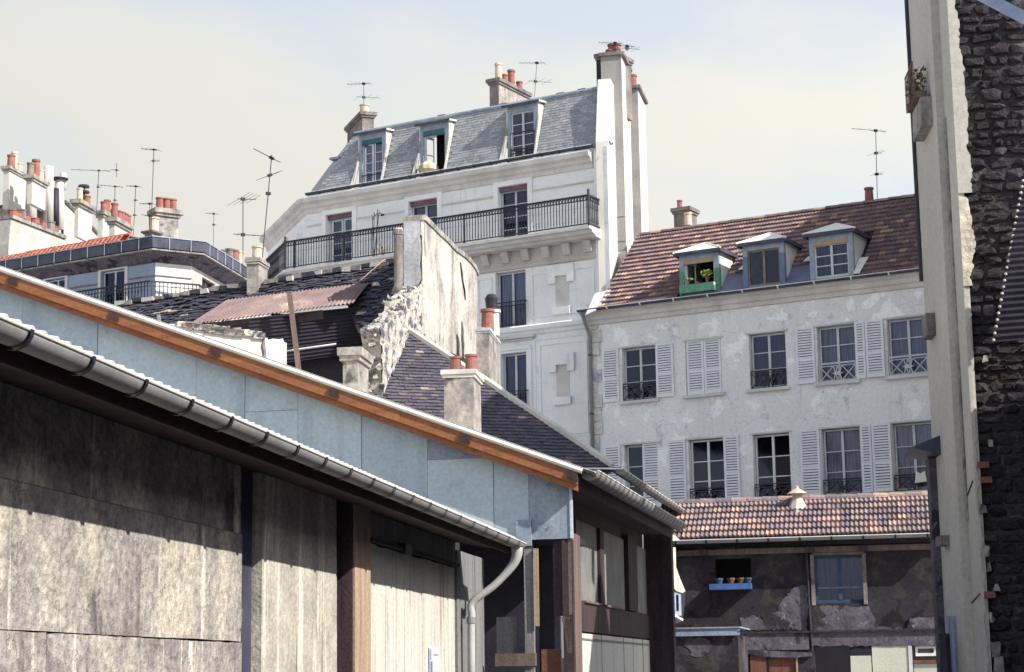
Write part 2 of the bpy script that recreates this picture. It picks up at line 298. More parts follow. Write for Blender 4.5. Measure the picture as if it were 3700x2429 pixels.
MT['panel_grey'] = M_('grey_painted_panel', [(.3, (.13,.13,.135,1)), (.7, (.21,.21,.205,1))], 2.2, fine=.25, rough=.7)
MT['block'] = M_('stained_concrete_block', [(.3, (.19,.175,.18,1)), (.65, (.38,.355,.33,1))], 2.6, fine=.5, fscale=13, bump=.5, bdist=.03,
    patch=[((.10,.085,.10,1), 1.3, .56, .66, (1, 1, .3)), ((.46,.42,.36,1), .9, .52, .62, (1, 1, .5))], streak=[((.60,.57,.50,1), 3.3, .59, .635), ((.10,.08,.09,1), 2.3, .58, .72), ((.50,.47,.43,1), 6.0, .64, .68)], crack=((.12,.10,.11,1), .9, .006))
MT['block2'] = M_('pale_streaked_render', [(.3, (.26,.24,.22,1)), (.65, (.46,.43,.38,1))], 1.6, fine=.35, fscale=20, bump=.35, bdist=.02,
    streak=[((.66,.63,.55,1), 3.0, .54, .62), ((.17,.13,.11,1), 4.3, .59, .7)])
MT['rust'] = M_('rusted_corrugated_sheet', [(.3, (.14,.095,.10,1)), (.6, (.21,.15,.145,1)), (.75, (.40,.33,.25,1))], 1.2, stretch=(1, 1, 1), fine=.25, fscale=14, rough=.75)
MT['corr_dark'] = M_('dark_corrugated_sheet', [(.3, (.012,.012,.022,1)), (.7, (.035,.03,.05,1))], 1.5, fine=.4, rough=.6)
MT['corr_pale'] = M_('pale_fibre_cement_sheet', [(.3, (.50,.48,.42,1)), (.7, (.62,.60,.54,1))], 1.5, fine=.25, rough=.85)
MT['soot'] = M_('sooty_courtyard_render', [(.3, (.012,.010,.017,1)), (.7, (.031,.027,.036,1))], .9, fine=.4, fscale=12, bump=.2, patch=[((.075,.065,.085,1), .55, .50, .60), ((.042,.037,.035,1), 2.5, .50, .62), ((.01,.008,.012,1), 1.6, .56, .62)], streak=[((.035,.03,.035,1), 2, .6, .8)])
MT['soot_pale'] = M_('grey_patched_render', [(.3, (.06,.055,.08,1)), (.7, (.13,.12,.155,1))], 2.6, fine=.45, fscale=10, bump=.4, patch=[((.03,.026,.035,1), 1.7, .54, .60), ((.19,.18,.21,1), 4.5, .62, .66)])
MT['pale_panel'] = M_('pale_shop_panel', [(.3, (.40,.42,.37,1)), (.7, (.50,.52,.46,1))], 1, fine=.12)
MT['door_brown'] = M_('brown_door_wood', [(.3, (.10,.045,.035,1)), (.7, (.18,.08,.055,1))], 2, stretch=(3, 3, .3), fine=.3, rough=.7)
MT['blue'] = M_('blue_paint', [(.3, (.035,.085,.24,1)), (.7, (.06,.13,.34,1))], 4, fine=.2, rough=.6)
MT['blue_zinc'] = M_('blue_grey_zinc', [(.3, (.20,.25,.38,1)), (.7, (.30,.36,.48,1))], 3, fine=.25, rough=.5, metal=.1)
MT['beige'] = M_('beige_rough_render', [(.3, (.42,.40,.37,1)), (.7, (.50,.475,.44,1))], .5, fine=.2, fscale=10, bump=.2)
MT['cream'] = M_('cream_ragged_plaster', [(.3, (.50,.46,.36,1)), (.7, (.68,.64,.52,1))], 3, fine=.25, fscale=9, bump=.5, bdist=.03)
MT['stone'] = M_('shade_dark_rubble_stone', [(.3, (.014,.013,.020,1)), (.62, (.045,.038,.042,1)), (.8, (.10,.09,.10,1))], 2.2, fine=.6, fscale=12, bump=1.0, bdist=.06, isl=.45,
    island=[(0, (.012,.012,.020,1)), (.5, (.024,.021,.028,1)), (.85, (.042,.036,.042,1)), (1, (.12,.11,.14,1))])  # stones kept near black, the end wall's shade put into their colour
MT['brick'] = M_('old_red_brick', [(.3, (.16,.07,.05,1)), (.7, (.26,.11,.08,1))], 5, fine=.3)
MT['mortar'] = M_('dark_mortar', [(.3, (.02,.018,.025,1)), (.7, (.05,.045,.055,1))], 5, fine=.5, bump=.5)
MT['dark_blue'] = M_('dark_blue_paint', [(.3, (.03,.05,.10,1)), (.7, (.05,.08,.15,1))], 4, bump=0)
MT['left_shade'] = M_('left_building_shaded_stone', [(.3, (.22,.28,.40,1)), (.7, (.32,.38,.50,1))], .5, fine=.2)  # same stone as the chamfer, its blue shade put into the colour
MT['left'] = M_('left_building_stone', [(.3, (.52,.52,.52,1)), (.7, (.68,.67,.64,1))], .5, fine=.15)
MT['farwall'] = M_('far_rubble_gable', [(.3, (.34,.325,.30,1)), (.7, (.50,.48,.45,1))], 1.6, fine=.25, fscale=8)
MT['ground'] = M_('courtyard_ground', [(.3, (.42,.41,.39,1)), (.7, (.52,.505,.48,1))], .8, fine=.3, fscale=12)
MT['asphalt'] = M_('low_bounce_courtyard', [(.3, (.035,.035,.04,1)), (.7, (.06,.06,.065,1))], .8, fine=.3, fscale=12)
MT['pipe_pale'] = M_('pale_zinc_pipe', [(.3, (.34,.35,.36,1)), (.7, (.46,.47,.47,1))], 1.5, fine=.15, rough=.5, bump=.03)
MT['plank_bright'] = M_('white_board', [(.3, (.50,.49,.46,1)), (.7, (.60,.59,.555,1))], 2.2, stretch=(3, 3, .15), fine=.2, rough=.8, streak=[((.34,.34,.35,1), 6, .6, .68)])
MT['breast_shade'] = M_('shaded_chimney_breast', [(.3, (.22,.22,.225,1)), (.7, (.31,.305,.30,1))], 1.2, fine=.2, streak=[((.17,.17,.18,1), 2.5, .58, .75)])  # breast fronts turned from the sun, their shade put into the colour
MT['zinc_shade'] = M_('shaded_zinc_apron', [(.3, (.09,.11,.17,1)), (.7, (.16,.18,.25,1))], 1.6, fine=.25, rough=.6)  # shade between the dormers put into the zinc colour
MT['rubble_core'] = M_('shade_dark_rubble_bed', [(.3, (.022,.02,.03,1)), (.6, (.05,.045,.055,1))], 2.5, fine=.6, fscale=9, bump=1.0, bdist=.06, patch=[((.11,.105,.14,1), 1.6, .58, .68), ((.06,.045,.038,1), .8, .5, .6)])  # bed darkened like the stones, shade put into the colour
MT['leaf'] = M_('bright_leaf', [(.3, (.10,.17,.03,1)), (.7, (.30,.38,.08,1))], 14, fine=.3, rough=.6)
MT['dry'] = M_('dried_plant', [(.3, (.07,.045,.03,1)), (.7, (.18,.13,.07,1))], 14, fine=.3)
MT['white'] = M_('white_paint', [(.3, (.60,.60,.58,1)), (.7, (.72,.72,.69,1))], 4, fine=.1, bump=0)
MT['sack'] = M_('pale_sack', [(.3, (.34,.26,.16,1)), (.7, (.60,.55,.45,1))], 6, fine=.3)
MT['flower'] = M_('red_flower', [(.3, (.5,.03,.02,1)), (.7, (.6,.06,.04,1))], 6, bump=0)
MT['poster_blue'] = M_('poster_blue_ink', [(.3, (.10,.12,.42,1)), (.7, (.14,.16,.48,1))], 6, bump=0)
g = bpy.data.materials.new('window_glass'); g.use_nodes = True; t = g.node_tree; t.nodes.clear()
_o = t.nodes.new('ShaderNodeOutputMaterial'); _m = t.nodes.new('ShaderNodeMixShader'); _t = t.nodes.new('ShaderNodeBsdfTransparent'); _g = t.nodes.new('ShaderNodeBsdfGlossy')
_f = t.nodes.new('ShaderNodeFresnel'); _f.inputs[0].default_value = 1.5; _t.inputs[0].default_value = (.80, .82, .86, 1); _g.inputs[0].default_value = (.55, .6, .85, 1); _g.inputs['Roughness'].default_value = .06
t.links.new(_f.outputs[0], _m.inputs[0]); t.links.new(_t.outputs[0], _m.inputs[1]); t.links.new(_g.outputs[0], _m.inputs[2]); t.links.new(_m.outputs[0], _o.inputs[0])
MT['glass'] = g

# ------------------------------------------------------------------ shared builders
def wall_grid(mb, fr, s0, s1, z0, z1, t, ops, reveal=.22):
    """wall skin with real openings; ops = (a0,a1,b0,b1)"""
    xs = sorted({s0, s1, *[o[0] for o in ops], *[o[1] for o in ops]}); zs = sorted({z0, z1, *[o[2] for o in ops], *[o[3] for o in ops]})
    xs = [x for x in xs if s0 <= x <= s1]; zs = [z for z in zs if z0 <= z <= z1]
    for i in range(len(xs)-1):
        for j in range(len(zs)-1):
            mxx = (xs[i]+xs[i+1])/2; mz = (zs[j]+zs[j+1])/2
            if any(o[0] < mxx < o[1] and o[2] < mz < o[3] for o in ops): continue
            mb.add([fr.P(xs[i], t, zs[j]), fr.P(xs[i+1], t, zs[j]), fr.P(xs[i+1], t, zs[j+1]), fr.P(xs[i], t, zs[j+1])], [(0, 1, 2, 3)])
    for a0, a1, b0, b1 in ops:
        a0 = max(a0, s0); a1 = min(a1, s1); b0 = max(b0, z0)
        p = [(a0, b0), (a1, b0), (a1, b1), (a0, b1)]
        mb.strip([fr.P(a, t, b) for a, b in p], [fr.P(a, t+reveal, b) for a, b in p], True)
    return mb
def window(par, fr, a0, a1, b0, b1, t, rows=3, cols=2, fm='wframe', curtain=None, open_leaf=False, bars=(.05, .07, .028), name='window', panes=True, dark=0):
    mb = MB(); w0, wm, wt = bars; t1 = t+.05
    mb.box(fr, a0, a0+w0, t, t1, b0, b1); mb.box(fr, a1-w0, a1, t, t1, b0, b1)
    mb.box(fr, a0+w0, a1-w0, t, t1, b0, b0+w0*1.4); mb.box(fr, a0+w0, a1-w0, t, t1, b1-w0, b1)
    mid = (a0+a1)/2; ia0, ia1, ib0, ib1 = a0+w0, a1-w0, b0+w0*1.4, b1-w0
    if not open_leaf:
        xs = [ia0]
        for k in range(1, cols): xs += [ia0+(ia1-ia0)*k/cols]
        xs.append(ia1)
        for k in range(1, cols): mb.box(fr, xs[k]-wm/2, xs[k]+wm/2, t-.012, t1, ib0, ib1)
        for q in range(cols):
            l = xs[q]+(wm/2 if q else 0); r = xs[q+1]-(wm/2 if q < cols-1 else 0)
            for k in range(1, rows): z = ib0+(ib1-ib0)*k/rows; mb.box(fr, l, r, t+.008, t1-.008, z-wt/2, z+wt/2)
    o = part(par, name, mb, MT[fm])
    if not open_leaf and panes:
        for q in range(cols):
            l = xs[q]+(wm/2 if q else 0); r = xs[q+1]-(wm/2 if q < cols-1 else 0)
            for k in range(rows):
                z0 = ib0+(ib1-ib0)*k/rows+(wt/2 if k else 0); z1 = ib0+(ib1-ib0)*(k+1)/rows-(wt/2 if k < rows-1 else 0)
                a = rnd.uniform(-.006, .006); m = MB(); m.hexa([fr.P(x, tt+(a if x == r else 0), z) for z in (z0, z1) for x, tt in ((l, t+.022), (r, t+.022), (r, t+.03), (l, t+.03))])
                part(o, 'pane', m, MT['glass'])
    elif open_leaf:                 # one leaf swung inwards
        for (ax, sg) in ((ia0, 1), (ia1, -1)):
            m = MB(); d = .42*(ia1-ia0); ang = R_(72 if sg > 0 else 80)
            e = fr.u*(sg*math.cos(ang)*d)+fr.v*(math.sin(ang)*d); p = fr.P(ax, t1, 0)
            for za, zb in ((ib0, ib0+.06), (ib1-.06, ib1), ((ib0+ib1)/2-.015, (ib0+ib1)/2+.015)): m.bar(p+Vector((0, 0, (za+zb)/2)), p+e+Vector((0, 0, (za+zb)/2)), .035, zb-za)
            m.bar(p+Vector((0, 0, ib0)), p+Vector((0, 0, ib1)), .05, .04); m.bar(p+e+Vector((0, 0, ib0)), p+e+Vector((0, 0, ib1)), .05, .04)
            part(o, 'casement', m, MT[fm])
    if curtain:
        for q in range(2):
            l, r = (ia0, mid-.01) if q == 0 else (mid+.01, ia1); m = MB(); n = 16; A = []; B = []
            for i in range(n+1):
                x = l+(r-l)*i/n; dt = .025*math.sin(i*2.3+q); A.append(fr.P(x, t+.12+dt, ib0)); B.append(fr.P(x, t+.12+dt*.6, ib1))
            m.strip(A, B); part(o, 'curtain', m, MT[curtain])
    return o
_sl = {}
def shutter(par, fr, a0, a1, b0, b1, t=-.05, swing=0, label=None):
    """louvred shutter: frame, middle rail, real slats; swing opens it out from the wall (degrees), hinge on a0 side if >0 else a1"""
    wd = a1-a0; hinge = a0 if swing >= 0 else a1; th = R_(abs(swing))
    def Q(a, tt, z):
        d = a-hinge; x = d*math.cos(th)-0*tt; y = -abs(d)*math.sin(th)
        return fr.P(hinge+x+(tt*math.sin(th) if swing > 0 else -tt*math.sin(th))*(1 if swing else 0), t+y+tt*math.cos(th), z)
    def bx(m, x0, x1, y0, y1, z0, z1): m.hexa([Q(x, y, z) for z in (z0, z1) for x, y in ((x0, y0), (x1, y0), (x1, y1), (x0, y1))])
    m = MB(); f = .065
    bx(m, a0, a0+f, 0, .035, b0, b1); bx(m, a1-f, a1, 0, .035, b0, b1); h = b1-b0; mid = b0+h*.42
    for z0, z1 in ((b0, b0+.11), (mid-.04, mid+.04), (b1-.07, b1)): bx(m, a0+f, a1-f, 0, .035, z0, z1)
    o = part(par, 'shutter', m, MT['shutter'], label)
    m = MB(); bx(m, a0+f, a1-f, .032, .036, b0+.11, b1-.07); part(o, 'louvre_shadow', m, MT['shutter_shadow'])  # dark sheet behind the slats, shade of the gaps put into its colour
    key = round(wd, 2); sw = wd-2*f
    if key not in _sl:
        q = MB(); q.hexa([Vector(p) for p in ((0, -.006, -.03), (sw, -.006, -.03), (sw, .004, -.034), (0, .004, -.034), (0, .020, .024), (sw, .020, .024), (sw, .029, .020), (0, .029, .020))])
        _sl[key] = mesh('slat', q, MT['shutter'])
    x = (Q(a1, 0, 0)-Q(a0, 0, 0)).normalized(); y = Vector((-x.y, x.x, 0))
    for lo, hi in ((b0+.11, mid-.04), (mid+.04, b1-.07)):
        n = max(3, int((hi-lo)/.072))
        for i in range(n):
            z = lo+(hi-lo)*(i+.5)/n; p = Q(a0+f, .003, z)
            inst(o, 'slat', _sl[key], Matrix(((x.x, y.x, 0, p.x), (x.y, y.y, 0, p.y), (0, 0, 1, p.z), (0, 0, 0, 1))))
    return o
def xrail(par, fr, a0, a1, b0, b1, t, mat='iron', broken=False):
    m = MB(); w_ = .022
    def bb(p, q, ww=w_): m.bar(fr.P(p[0], t, p[1]), fr.P(q[0], t, q[1]), ww, ww)
    bb((a0, b1), (a1, b1), .035); bb((a0, b1-.07), (a1, b1-.07)); bb((a0, b0), (a1, b0), .03); bb((a0, b0), (a0, b1)); bb((a1, b0), (a1, b1))
    mid = (a0+a1)/2; h = (b0+b1-.07)/2; q = (a1-a0)
    top = b1-.07
    bb((a0, b0), (a0+q*.38, top)); bb((a0, top), (a0+q*.38, b0)); bb((a1, b0), (a1-q*.38, top)); bb((a1, top), (a1-q*.38, b0))
    bb((a0+q*.38, b0), (mid, top)); bb((a1-q*.38, b0), (mid, top)); bb((a0+q*.38, top), (mid, b0)); bb((a1-q*.38, top), (mid, b0))
    o = part(par, 'window_railing', m, MT[mat])
    k = MB(); pts = []
    for i in range(12):
        a = 2*math.pi*i/12; rr = 1 if i % 2 == 0 else .62
        pts.append(fr.P(mid+math.cos(a)*q*.16*rr, t-.012, h+math.sin(a)*(top-b0)*.17*rr))
    k.slab(pts, fr.v*.02); part(o, 'rosette', k, MT[mat])
    return o
def pot(par, base, r=.12, h=.45, mat='terracotta', rim=True):
    m = MB(); m.lathe(base, [(r*1.02, -.02), (r*.98, h*.5), (r*.92, h*.86), (r*1.12, h*.88), (r*1.12, h), (r*.85, h), (r*.78, h*.6), (r*.7, h*.2)] if rim else [(r, -.02), (r*.95, h), (r*.82, h), (r*.8, h*.3)])
    return part(par, 'chimney_pot', m, MT[mat], smooth=False)
def chimney(par, fr, a0, a1, t0, t1, z0, z1, mat='chim_mid', cap=.08, caph=.12, capmat=None, pots=(), name='chimney', rough=0):
    m = MB(); m.box(fr, a0, a1, t0, t1, z0, z1, rough)
    o = part(par, name, m, MT[mat])
    if cap:
        m = MB(); m.box(fr, a0-cap, a1+cap, t0-cap, t1+cap, z1+.002, z1+caph, rough*.6); m.box(fr, a0-cap*.5, a1+cap*.5, t0-cap*.5, t1+cap*.5, z1-caph*.6, z1-.001, rough*.5); part(o, 'cap', m, MT[capmat or mat])
    for (a, tt, r, h, pm) in pots: pot(o, fr.P(a, tt, z1+(caph if cap else 0)), r, h, pm)
    return o
def chim_px(par, az, Y, pl, pr, ptop, pbot, pside=None, depth=.5, **k):
    """front face between photo points pl and pr (at mid height), at distance Y; returns chimney and its frame"""
    p = atY(pl, Y); fr = Fr((p.x, p.y), az)
    a1 = fr.S(pr); z1 = fr.Z(ptop); z0 = fr.Z(pbot)
    if pside: depth = abs(fr.side(pside, a1)[0])
    pots = [(a1*f, depth*g_, r, h, pm) for f, g_, r, h, pm in k.pop('pots', ())]
    return chimney(par, fr, 0, a1, 0, depth, z0, z1, pots=pots, **k), fr, a1, depth, z1
def halfpipe(mb, p0, p1, r, seg=10, th=.006, up_=Vector((0, 0, 1))):
    d = (p1-p0).normalized(); x = d.cross(up_).normalized()
    A = [x*math.cos(math.pi*i/seg)*r - up_*math.sin(math.pi*i/seg)*r for i in range(seg+1)]
    B = [q*(1-th/r) for q in A][::-1]; ring = A+B
    mb.strip([p0+q for q in ring], [p1+q for q in ring], True)
def gutter(par, p0, p1, r, bands=(), mat='gutter', rim=.012, bandmat=None, endcaps=True, name='gutter'):
    """half-round gutter, rim bead on outer edge, one bracket band per place"""
    m = MB(); halfpipe(m, p0, p1, r)
    o = part(par, name, m, MT[mat], smooth=True)
    d = (p1-p0).normalized(); x = d.cross(Vector((0, 0, 1))).normalized()
    for sg, nm in ((1, 'gutter_rim'), (-1, 'gutter_rim')):
        k = MB(); k.tube([p0+x*sg*r, p1+x*sg*r], rim, 8); part(o, nm, k, MT['zinc_light' if sg > 0 else mat])
    if endcaps:
        for p in (p0, p1):
            k = MB(); k.slab([p+(x*math.cos(math.pi*i/10)-Vector((0, 0, 1))*math.sin(math.pi*i/10))*r for i in range(11)], d*(.006 if p is p0 else -.006)); part(o, 'end_cap', k, MT[mat])
    for q in bands:
        k = MB(); c0 = p0+d*q; halfpipe(k, c0, c0+d*.045, r+.018, 10, .016); part(o, 'bracket_band', k, MT[bandmat or 'iron'])  # default black and extra width put the bracket's shadow into the band
    return o
def antenna(px, py0, py1, Y, parts, r=.012, label='', lean=0, px1=None):
    b = atY((px, py0), Y); t_ = atY((px1 if px1 is not None else px, py1), Y)
    o = thing('television_antenna', label, 'antenna', b, 90, None)
    m = MB(); r *= .75; m.tube([b, t_], r, 6); part(o, 'mast', m, MT['iron'])
    for fz, ln, az, tilt, ne, el in parts:
        p = b.lerp(t_, fz); d = Vector((math.sin(R_(az))*math.cos(R_(tilt)), math.cos(R_(az))*math.cos(R_(tilt)), math.sin(R_(tilt)))); x = d.cross(Vector((0, 0, 1))).normalized()
        m = MB(); m.tube([p-d*ln*.3, p+d*ln*.7], r*.8, 5)
        m.bar(p-d*.05, p+d*.05, .07, .07)
        yg = part(o, 'aerial', m, MT['iron'])
        for i in range(ne):
            q = p-d*ln*.3+d*ln*(i+.3)/ne; e = el*(1-.5*i/ne); k = MB(); k.tube([q-x*e/2, q+x*e/2], r*.45, 4); part(yg, 'dipole', k, MT['iron'])
    return o
def sweep(mb, path, prof, closed_ends=True):
    """profile [(outward, z)] swept along a ground path (points in plan, walked left to right with the street side on the right hand)"""
    n = len(path); rings = []
    for i, p in enumerate(path):
        d0 = (path[i]-path[i-1]).normalized() if i else (path[1]-path[0]).normalized()
        d1 = (path[i+1]-path[i]).normalized() if i < n-1 else d0
        o0 = Vector((d0.y, -d0.x, 0)); o1 = Vector((d1.y, -d1.x, 0)); b = (o0+o1).normalized(); k = 1/max(.3, b.dot(o0))
        rings.append([Vector((p.x, p.y, 0))+b*k*o+Vector((0, 0, z)) for o, z in prof])
    m = len(prof)
    mb.add([q for r in rings for q in r], [(i*m+j, i*m+(j+1) % m, (i+1)*m+(j+1) % m, (i+1)*m+j) for i in range(n-1) for j in range(m)]+[tuple(range(m)), tuple((n-1)*m+j for j in range(m-1, -1, -1))])
    return mb
def roofpoly(rf, pts, h=0, th=.06):
    return MB().slab([rf.P(a, r, h) for a, r in pts], rf.n*(-th))
def corr(A, B, C, D, n, amp, seg=6):
    """corrugated sheet, waves counted along A-B (top edge), D-C bottom edge"""
    mb = MB(); nn = ((B-A).cross(D-A)).normalized()
    P1 = []; P2 = []
    for i in range(n*seg+1):
        f = i/(n*seg); o = nn*amp*math.sin(2*math.pi*i/seg)
        P1.append(A.lerp(B, f)+o); P2.append(D.lerp(C, f)+o)
    mb.strip(P1, P2); mb.strip([p+nn*.012 for p in P1], [p+nn*.012 for p in P2]); mb.strip(P2, [p+nn*.012 for p in P2]); mb.strip(P1, [p+nn*.012 for p in P1])
    return mb
def tile_wave(name, w_, l_, mat, ribs=2, amp=.018):
    m = MB(); seg = 4*ribs; A = []; B = []
    for i in range(seg+1):
        x = -w_/2+w_*i/seg; z = amp*math.cos(2*math.pi*ribs*i/seg)+amp
        A.append(Vector((x, -l_*.06, z+.07))); B.append(Vector((x, l_*1.02, z+.002)))
    m.strip(A, B); m.strip([Vector((p.x, p.y, p.z-.055)) for p in A], A)
    return mesh(name, m, mat)
def tile_flat(name, w_, l_, mat, th=.016, lift=.028):
    m = MB(); x = w_/2*.97
    m.hexa([Vector(p) for p in ((-x, -l_*.06, lift-th), (x, -l_*.06, lift-th*.8), (x, l_*1.1, 0), (-x, l_*1.1, 0), (-x, -l_*.04, lift), (x, -l_*.04, lift+.003), (x, l_*1.1, th*.6), (-x, l_*1.1, th*.6))])
    return mesh(name, m, mat)
def rows(rf, poly, w_, l_, jit=(.0, .0, .0), skip=None, offset=.5, a_rng=None, vis=True):
    xs = [p[0] for p in poly]; ys = [p[1] for p in poly]; out = []
    j = 0; r = min(ys)
    while r < max(ys)-l_*.3:
        a = min(xs)+(w_*offset if j % 2 else 0)
        while a < max(xs):
            if inpoly(a, r+l_*.5, poly) and not (skip and skip(a, r+l_*.5)):
                J = jit; M = rf.mat(a+rnd.gauss(0, J[0]), r+rnd.gauss(0, J[1]), abs(rnd.gauss(0, J[2])))
                if J[2]: M = M @ Matrix.Rotation(rnd.gauss(0, J[2]*5), 4, 'Z') @ Matrix.Rotation(rnd.gauss(0, J[2]*4), 4, 'Y') @ Matrix.Rotation(abs(rnd.gauss(0, J[2]*3)), 4, 'X')
                out.append(M)
            a += w_
        r += l_; j += 1
    return out

# ================================================================== ground
mb = MB(); mb.add([(-900, -300, 0), (900, -300, 0), (900, 1500, 0), (-900, 1500, 0)], [(0, 1, 2, 3)])
gd = bpy.data.objects.new('ground', mesh('ground', mb, MT['ground'])); COL.objects.link(gd); gd['kind'] = 'structure'
mb = MB(); mb.add([(-5, -30, .01), (9.6, -30, .01), (9.6, 31, .01), (-5, 31, .01)], [(0, 1, 2, 3)])  # unseen dark ground added to cut bounce light under the shed eaves
gd = bpy.data.objects.new('courtyard', mesh('courtyard', mb, MT['asphalt'])); COL.objects.link(gd); gd['kind'] = 'structure'

# ================================================================== the shuttered house (right)
FA = Fr((2.32, 57.0), 120.04)
H = thing('town_house', 'old cream plaster house with louvred shutters and three dormers in its clay tile roof', 'house', FA.P(5.5, 0, 0), 120.04)
HE = 12.55; HS1 = 12.3
cols = [(1.12, 2.24), (3.22, 4.36), (5.25, 6.38), (7.33, 8.48), (9.40, 10.56)]
r2 = (9.72, 11.34); r3 = (6.52, 8.41)
ops = [(a, b, *r2) for a, b in cols]+[(a, b, *r3) for a, b in cols]
wm = MB(); wall_grid(wm, FA, 0, HS1, 5.9, HE, 0, ops, .2); part(H, 'wall', wm, MT['house'])
wm = MB(); wall_grid(wm, FA, 0, HS1, 0, 5.9, 0, [], .2); wm.box(FA, 0.001, HS1, 6.2, 6.5, 0, HE-.3); wm.box(FA, .001, .3, .3, 6.19, 0, HE-.3); wm.box(FA, HS1-.3, HS1-.01, .3, 6.19, 0, HE-.3)
# the house body: back and sides, hollow room behind the front
part(H, 'rear_wall', wm, MT['room'])
q = MB()
for i in range(19):
    z0 = 5.2+i*.4; wd = .34+rnd.uniform(-.1, .12); q.box(FA, .002, wd, -.03-rnd.uniform(0, .02), 0, z0+.01, z0+.39, .012)
part(H, 'quoin', q, MT['quoin'], kind=None)
m = MB(); sweep(m, [FA.P(-.05, 0, 0), FA.P(HS1, 0, 0)], [(0, HE-.42), (.07, HE-.40), (.09, HE-.30), (.16, HE-.26), (.18, HE-.14), (.30, HE-.08), (.32, HE), (0, HE)]); part(H, 'cornice', m, MT['moulding'])
gutter(H, FA.P(-.12, -.42, HE+.03), FA.P(HS1, -.42, HE+.03), .075, [1+k*1.1 for k in range(11)], mat='gutter_dark', bandmat='zinc_light')
dp = [FA.P(-.05, -.42, HE-.03), FA.P(.02, -.38, HE-.15), FA.P(.10, -.09, HE-.75), FA.P(.10, -.09, 5)]
m = MB(); m.tube(dp, .055, 10); part(H, 'downpipe', m, MT['gutter'], smooth=True)
m = MB()
for z in (11.2, 9.4, 7.6): m.lathe(FA.P(.10, -.09, z), [(.06, 0), (.07, 0), (.07, .05), (.06, .05)])
part(H, 'pipe_clip', m, MT['gutter_dark'])
# windows, sills
for i, (a, b) in enumerate(cols):
    if i != 1: window(H, FA, a+.02, b-.02, r2[0]+.02, r2[1]-.02, .16, 3, 2, 'wframe', 'curtain' if i in (3, 4) else ('curtain_dark' if i == 2 else None), dark=(.35 if i < 3 else .15))
    if i == 0: window(H, FA, a+.02, b-.02, r3[0]+.02, r3[1]-.02, .16, 3, 2, 'wframe', None)
    else: window(H, FA, a+.02, b-.02, r3[0]+.02, r3[1]-.02, .16, 3, 2, 'white' if i in (1, 2) else 'wframe', 'lace' if i in (3, 4) else None)
    m = MB(); m.box(FA, a-.1, b+.1, -.12, .05, r2[0]-.09, r2[0]); part(H, 'sill', m, MT['moulding'])
    m = MB(); m.box(FA, a-.06, b+.06, -.08, .05, r3[0]-.07, r3[0]); part(H, 'sill', m, MT['moulding'])
    for z in (r2[1], r3[1]):        # flat lintel line
        m = MB(); m.box(FA, a-.08, b+.08, -.035, .0, z+.002, z+.05); part(H, 'lintel', m, MT['moulding'])
xrail(H, FA, 1.16, 2.20, r2[0]+.02, r2[0]+.52, -.02); xrail(H, FA, 5.30, 6.34, r2[0]+.02, r2[0]+.52, -.02)
xrail(H, FA, 7.40, 8.45, r2[0]+.02, r2[0]+.52, -.04, 'grey_paint'); xrail(H, FA, 9.45, 10.52, r2[0]+.02, r2[0]+.52, -.04, 'grey_paint')
for i in (1, 2, 3, 4): xrail(H, FA, cols[i][0]+.03, cols[i][1]-.03, r3[0]+.02, r3[0]+.44, -.03)
def sh(a, b, z, **k): return shutter(H, FA, a, b, z[0]+.02, z[1]+.02, **k)
sG = lambda x, y: FA.S(c('G', x, y)); sI = lambda x, y: FA.S(c('I', x, y))
sh(sG(145, 1200), sG(252, 1200), r2, t=-.05); sh(sG(500, 1180), sG(614, 1180), r2, t=-.05, swing=0)
sh(3.24, 3.785, r2, t=.02, label='closed louvred shutter, left leaf'); sh(3.80, 4.34, r2, t=.02, label='closed louvred shutter with a missing slat')
sh(sG(1425, 1080), sG(1548, 1080), r2, t=-.05, swing=0); sh(sG(1818, 1060), sG(1884, 1060), r2, t=-.05); sh(sG(1890, 1050), sG(2010, 1050), r2, t=-.09)
sh(sI(135, 330), sI(228, 330), r3, t=-.05); sh(1.72, 2.26, r3, t=.01, label='louvred shutter leaf closed over half its window')
sh(sI(505, 400), sI(607, 400), r3, t=-.05); sh(sI(828, 390), sI(916, 380), r3, t=-.05)
sh(sI(1268, 350), sI(1380, 350), r3, t=-.05); sh(sI(1618, 330), sI(1680, 330), r3, t=-.05); sh(sI(1686, 330), sI(1795, 330), r3, t=-.09)
m = MB(); m.add([FA.P(a, -.062, z) for a, z in ((10.0, 6.72), (10.34, 6.74), (10.30, 7.03), (10.17, 6.97), (10.06, 7.04))], [(0, 1, 2, 3, 4)]); m.add([FA.P(a, -.05, z) for a, z in ((10.0, 6.72), (10.34, 6.74), (10.30, 7.03), (10.17, 6.97), (10.06, 7.04))], [(4, 3, 2, 1, 0)]); part(H, 'railing_shield', m, MT['zinc_light'])
# roof
RH = Roof(FA, -.38, HE+.02, 45); rr = RH.hit((2646, 806))[1]
left_low = RH.hit((2157, 1113)); left_top = RH.hit((2311, 856))
main = [(left_low[0], 0), (HS1, 0), (HS1, rr), (left_top[0], rr)]
dorm = [('D', c('G', 650, 520), c('G', 912, 520), c('G', 780, 395), 'green', 3), ('D', c('G', 1070, 480), c('G', 1345, 480), c('G', 1210, 330), 'dormer_blue', 1), ('D', c('G', 1510, 420), c('G', 1800, 420), c('G', 1655, 268), 'dormer', 3)]
DT = -.33; dr = []
for _, p0, p1, pt, mt, rw in dorm:
    a0 = FA.S(p0, DT); a1 = FA.S(p1, DT); dr.append((a0, a1, FA.Z(pt, DT)))
rdz = RH.s/RH.c
def in_dormer(a, r):
    t = RH.t0+r*RH.c
    for a0, a1, zt in dr:
        if a0-.12 < a < a1+.12:
            z = RH.z0+r*RH.s
            if z < zt+.22: return True
    if dr[0][1] < a < dr[2][0] and r < 1.0: return True
    return False
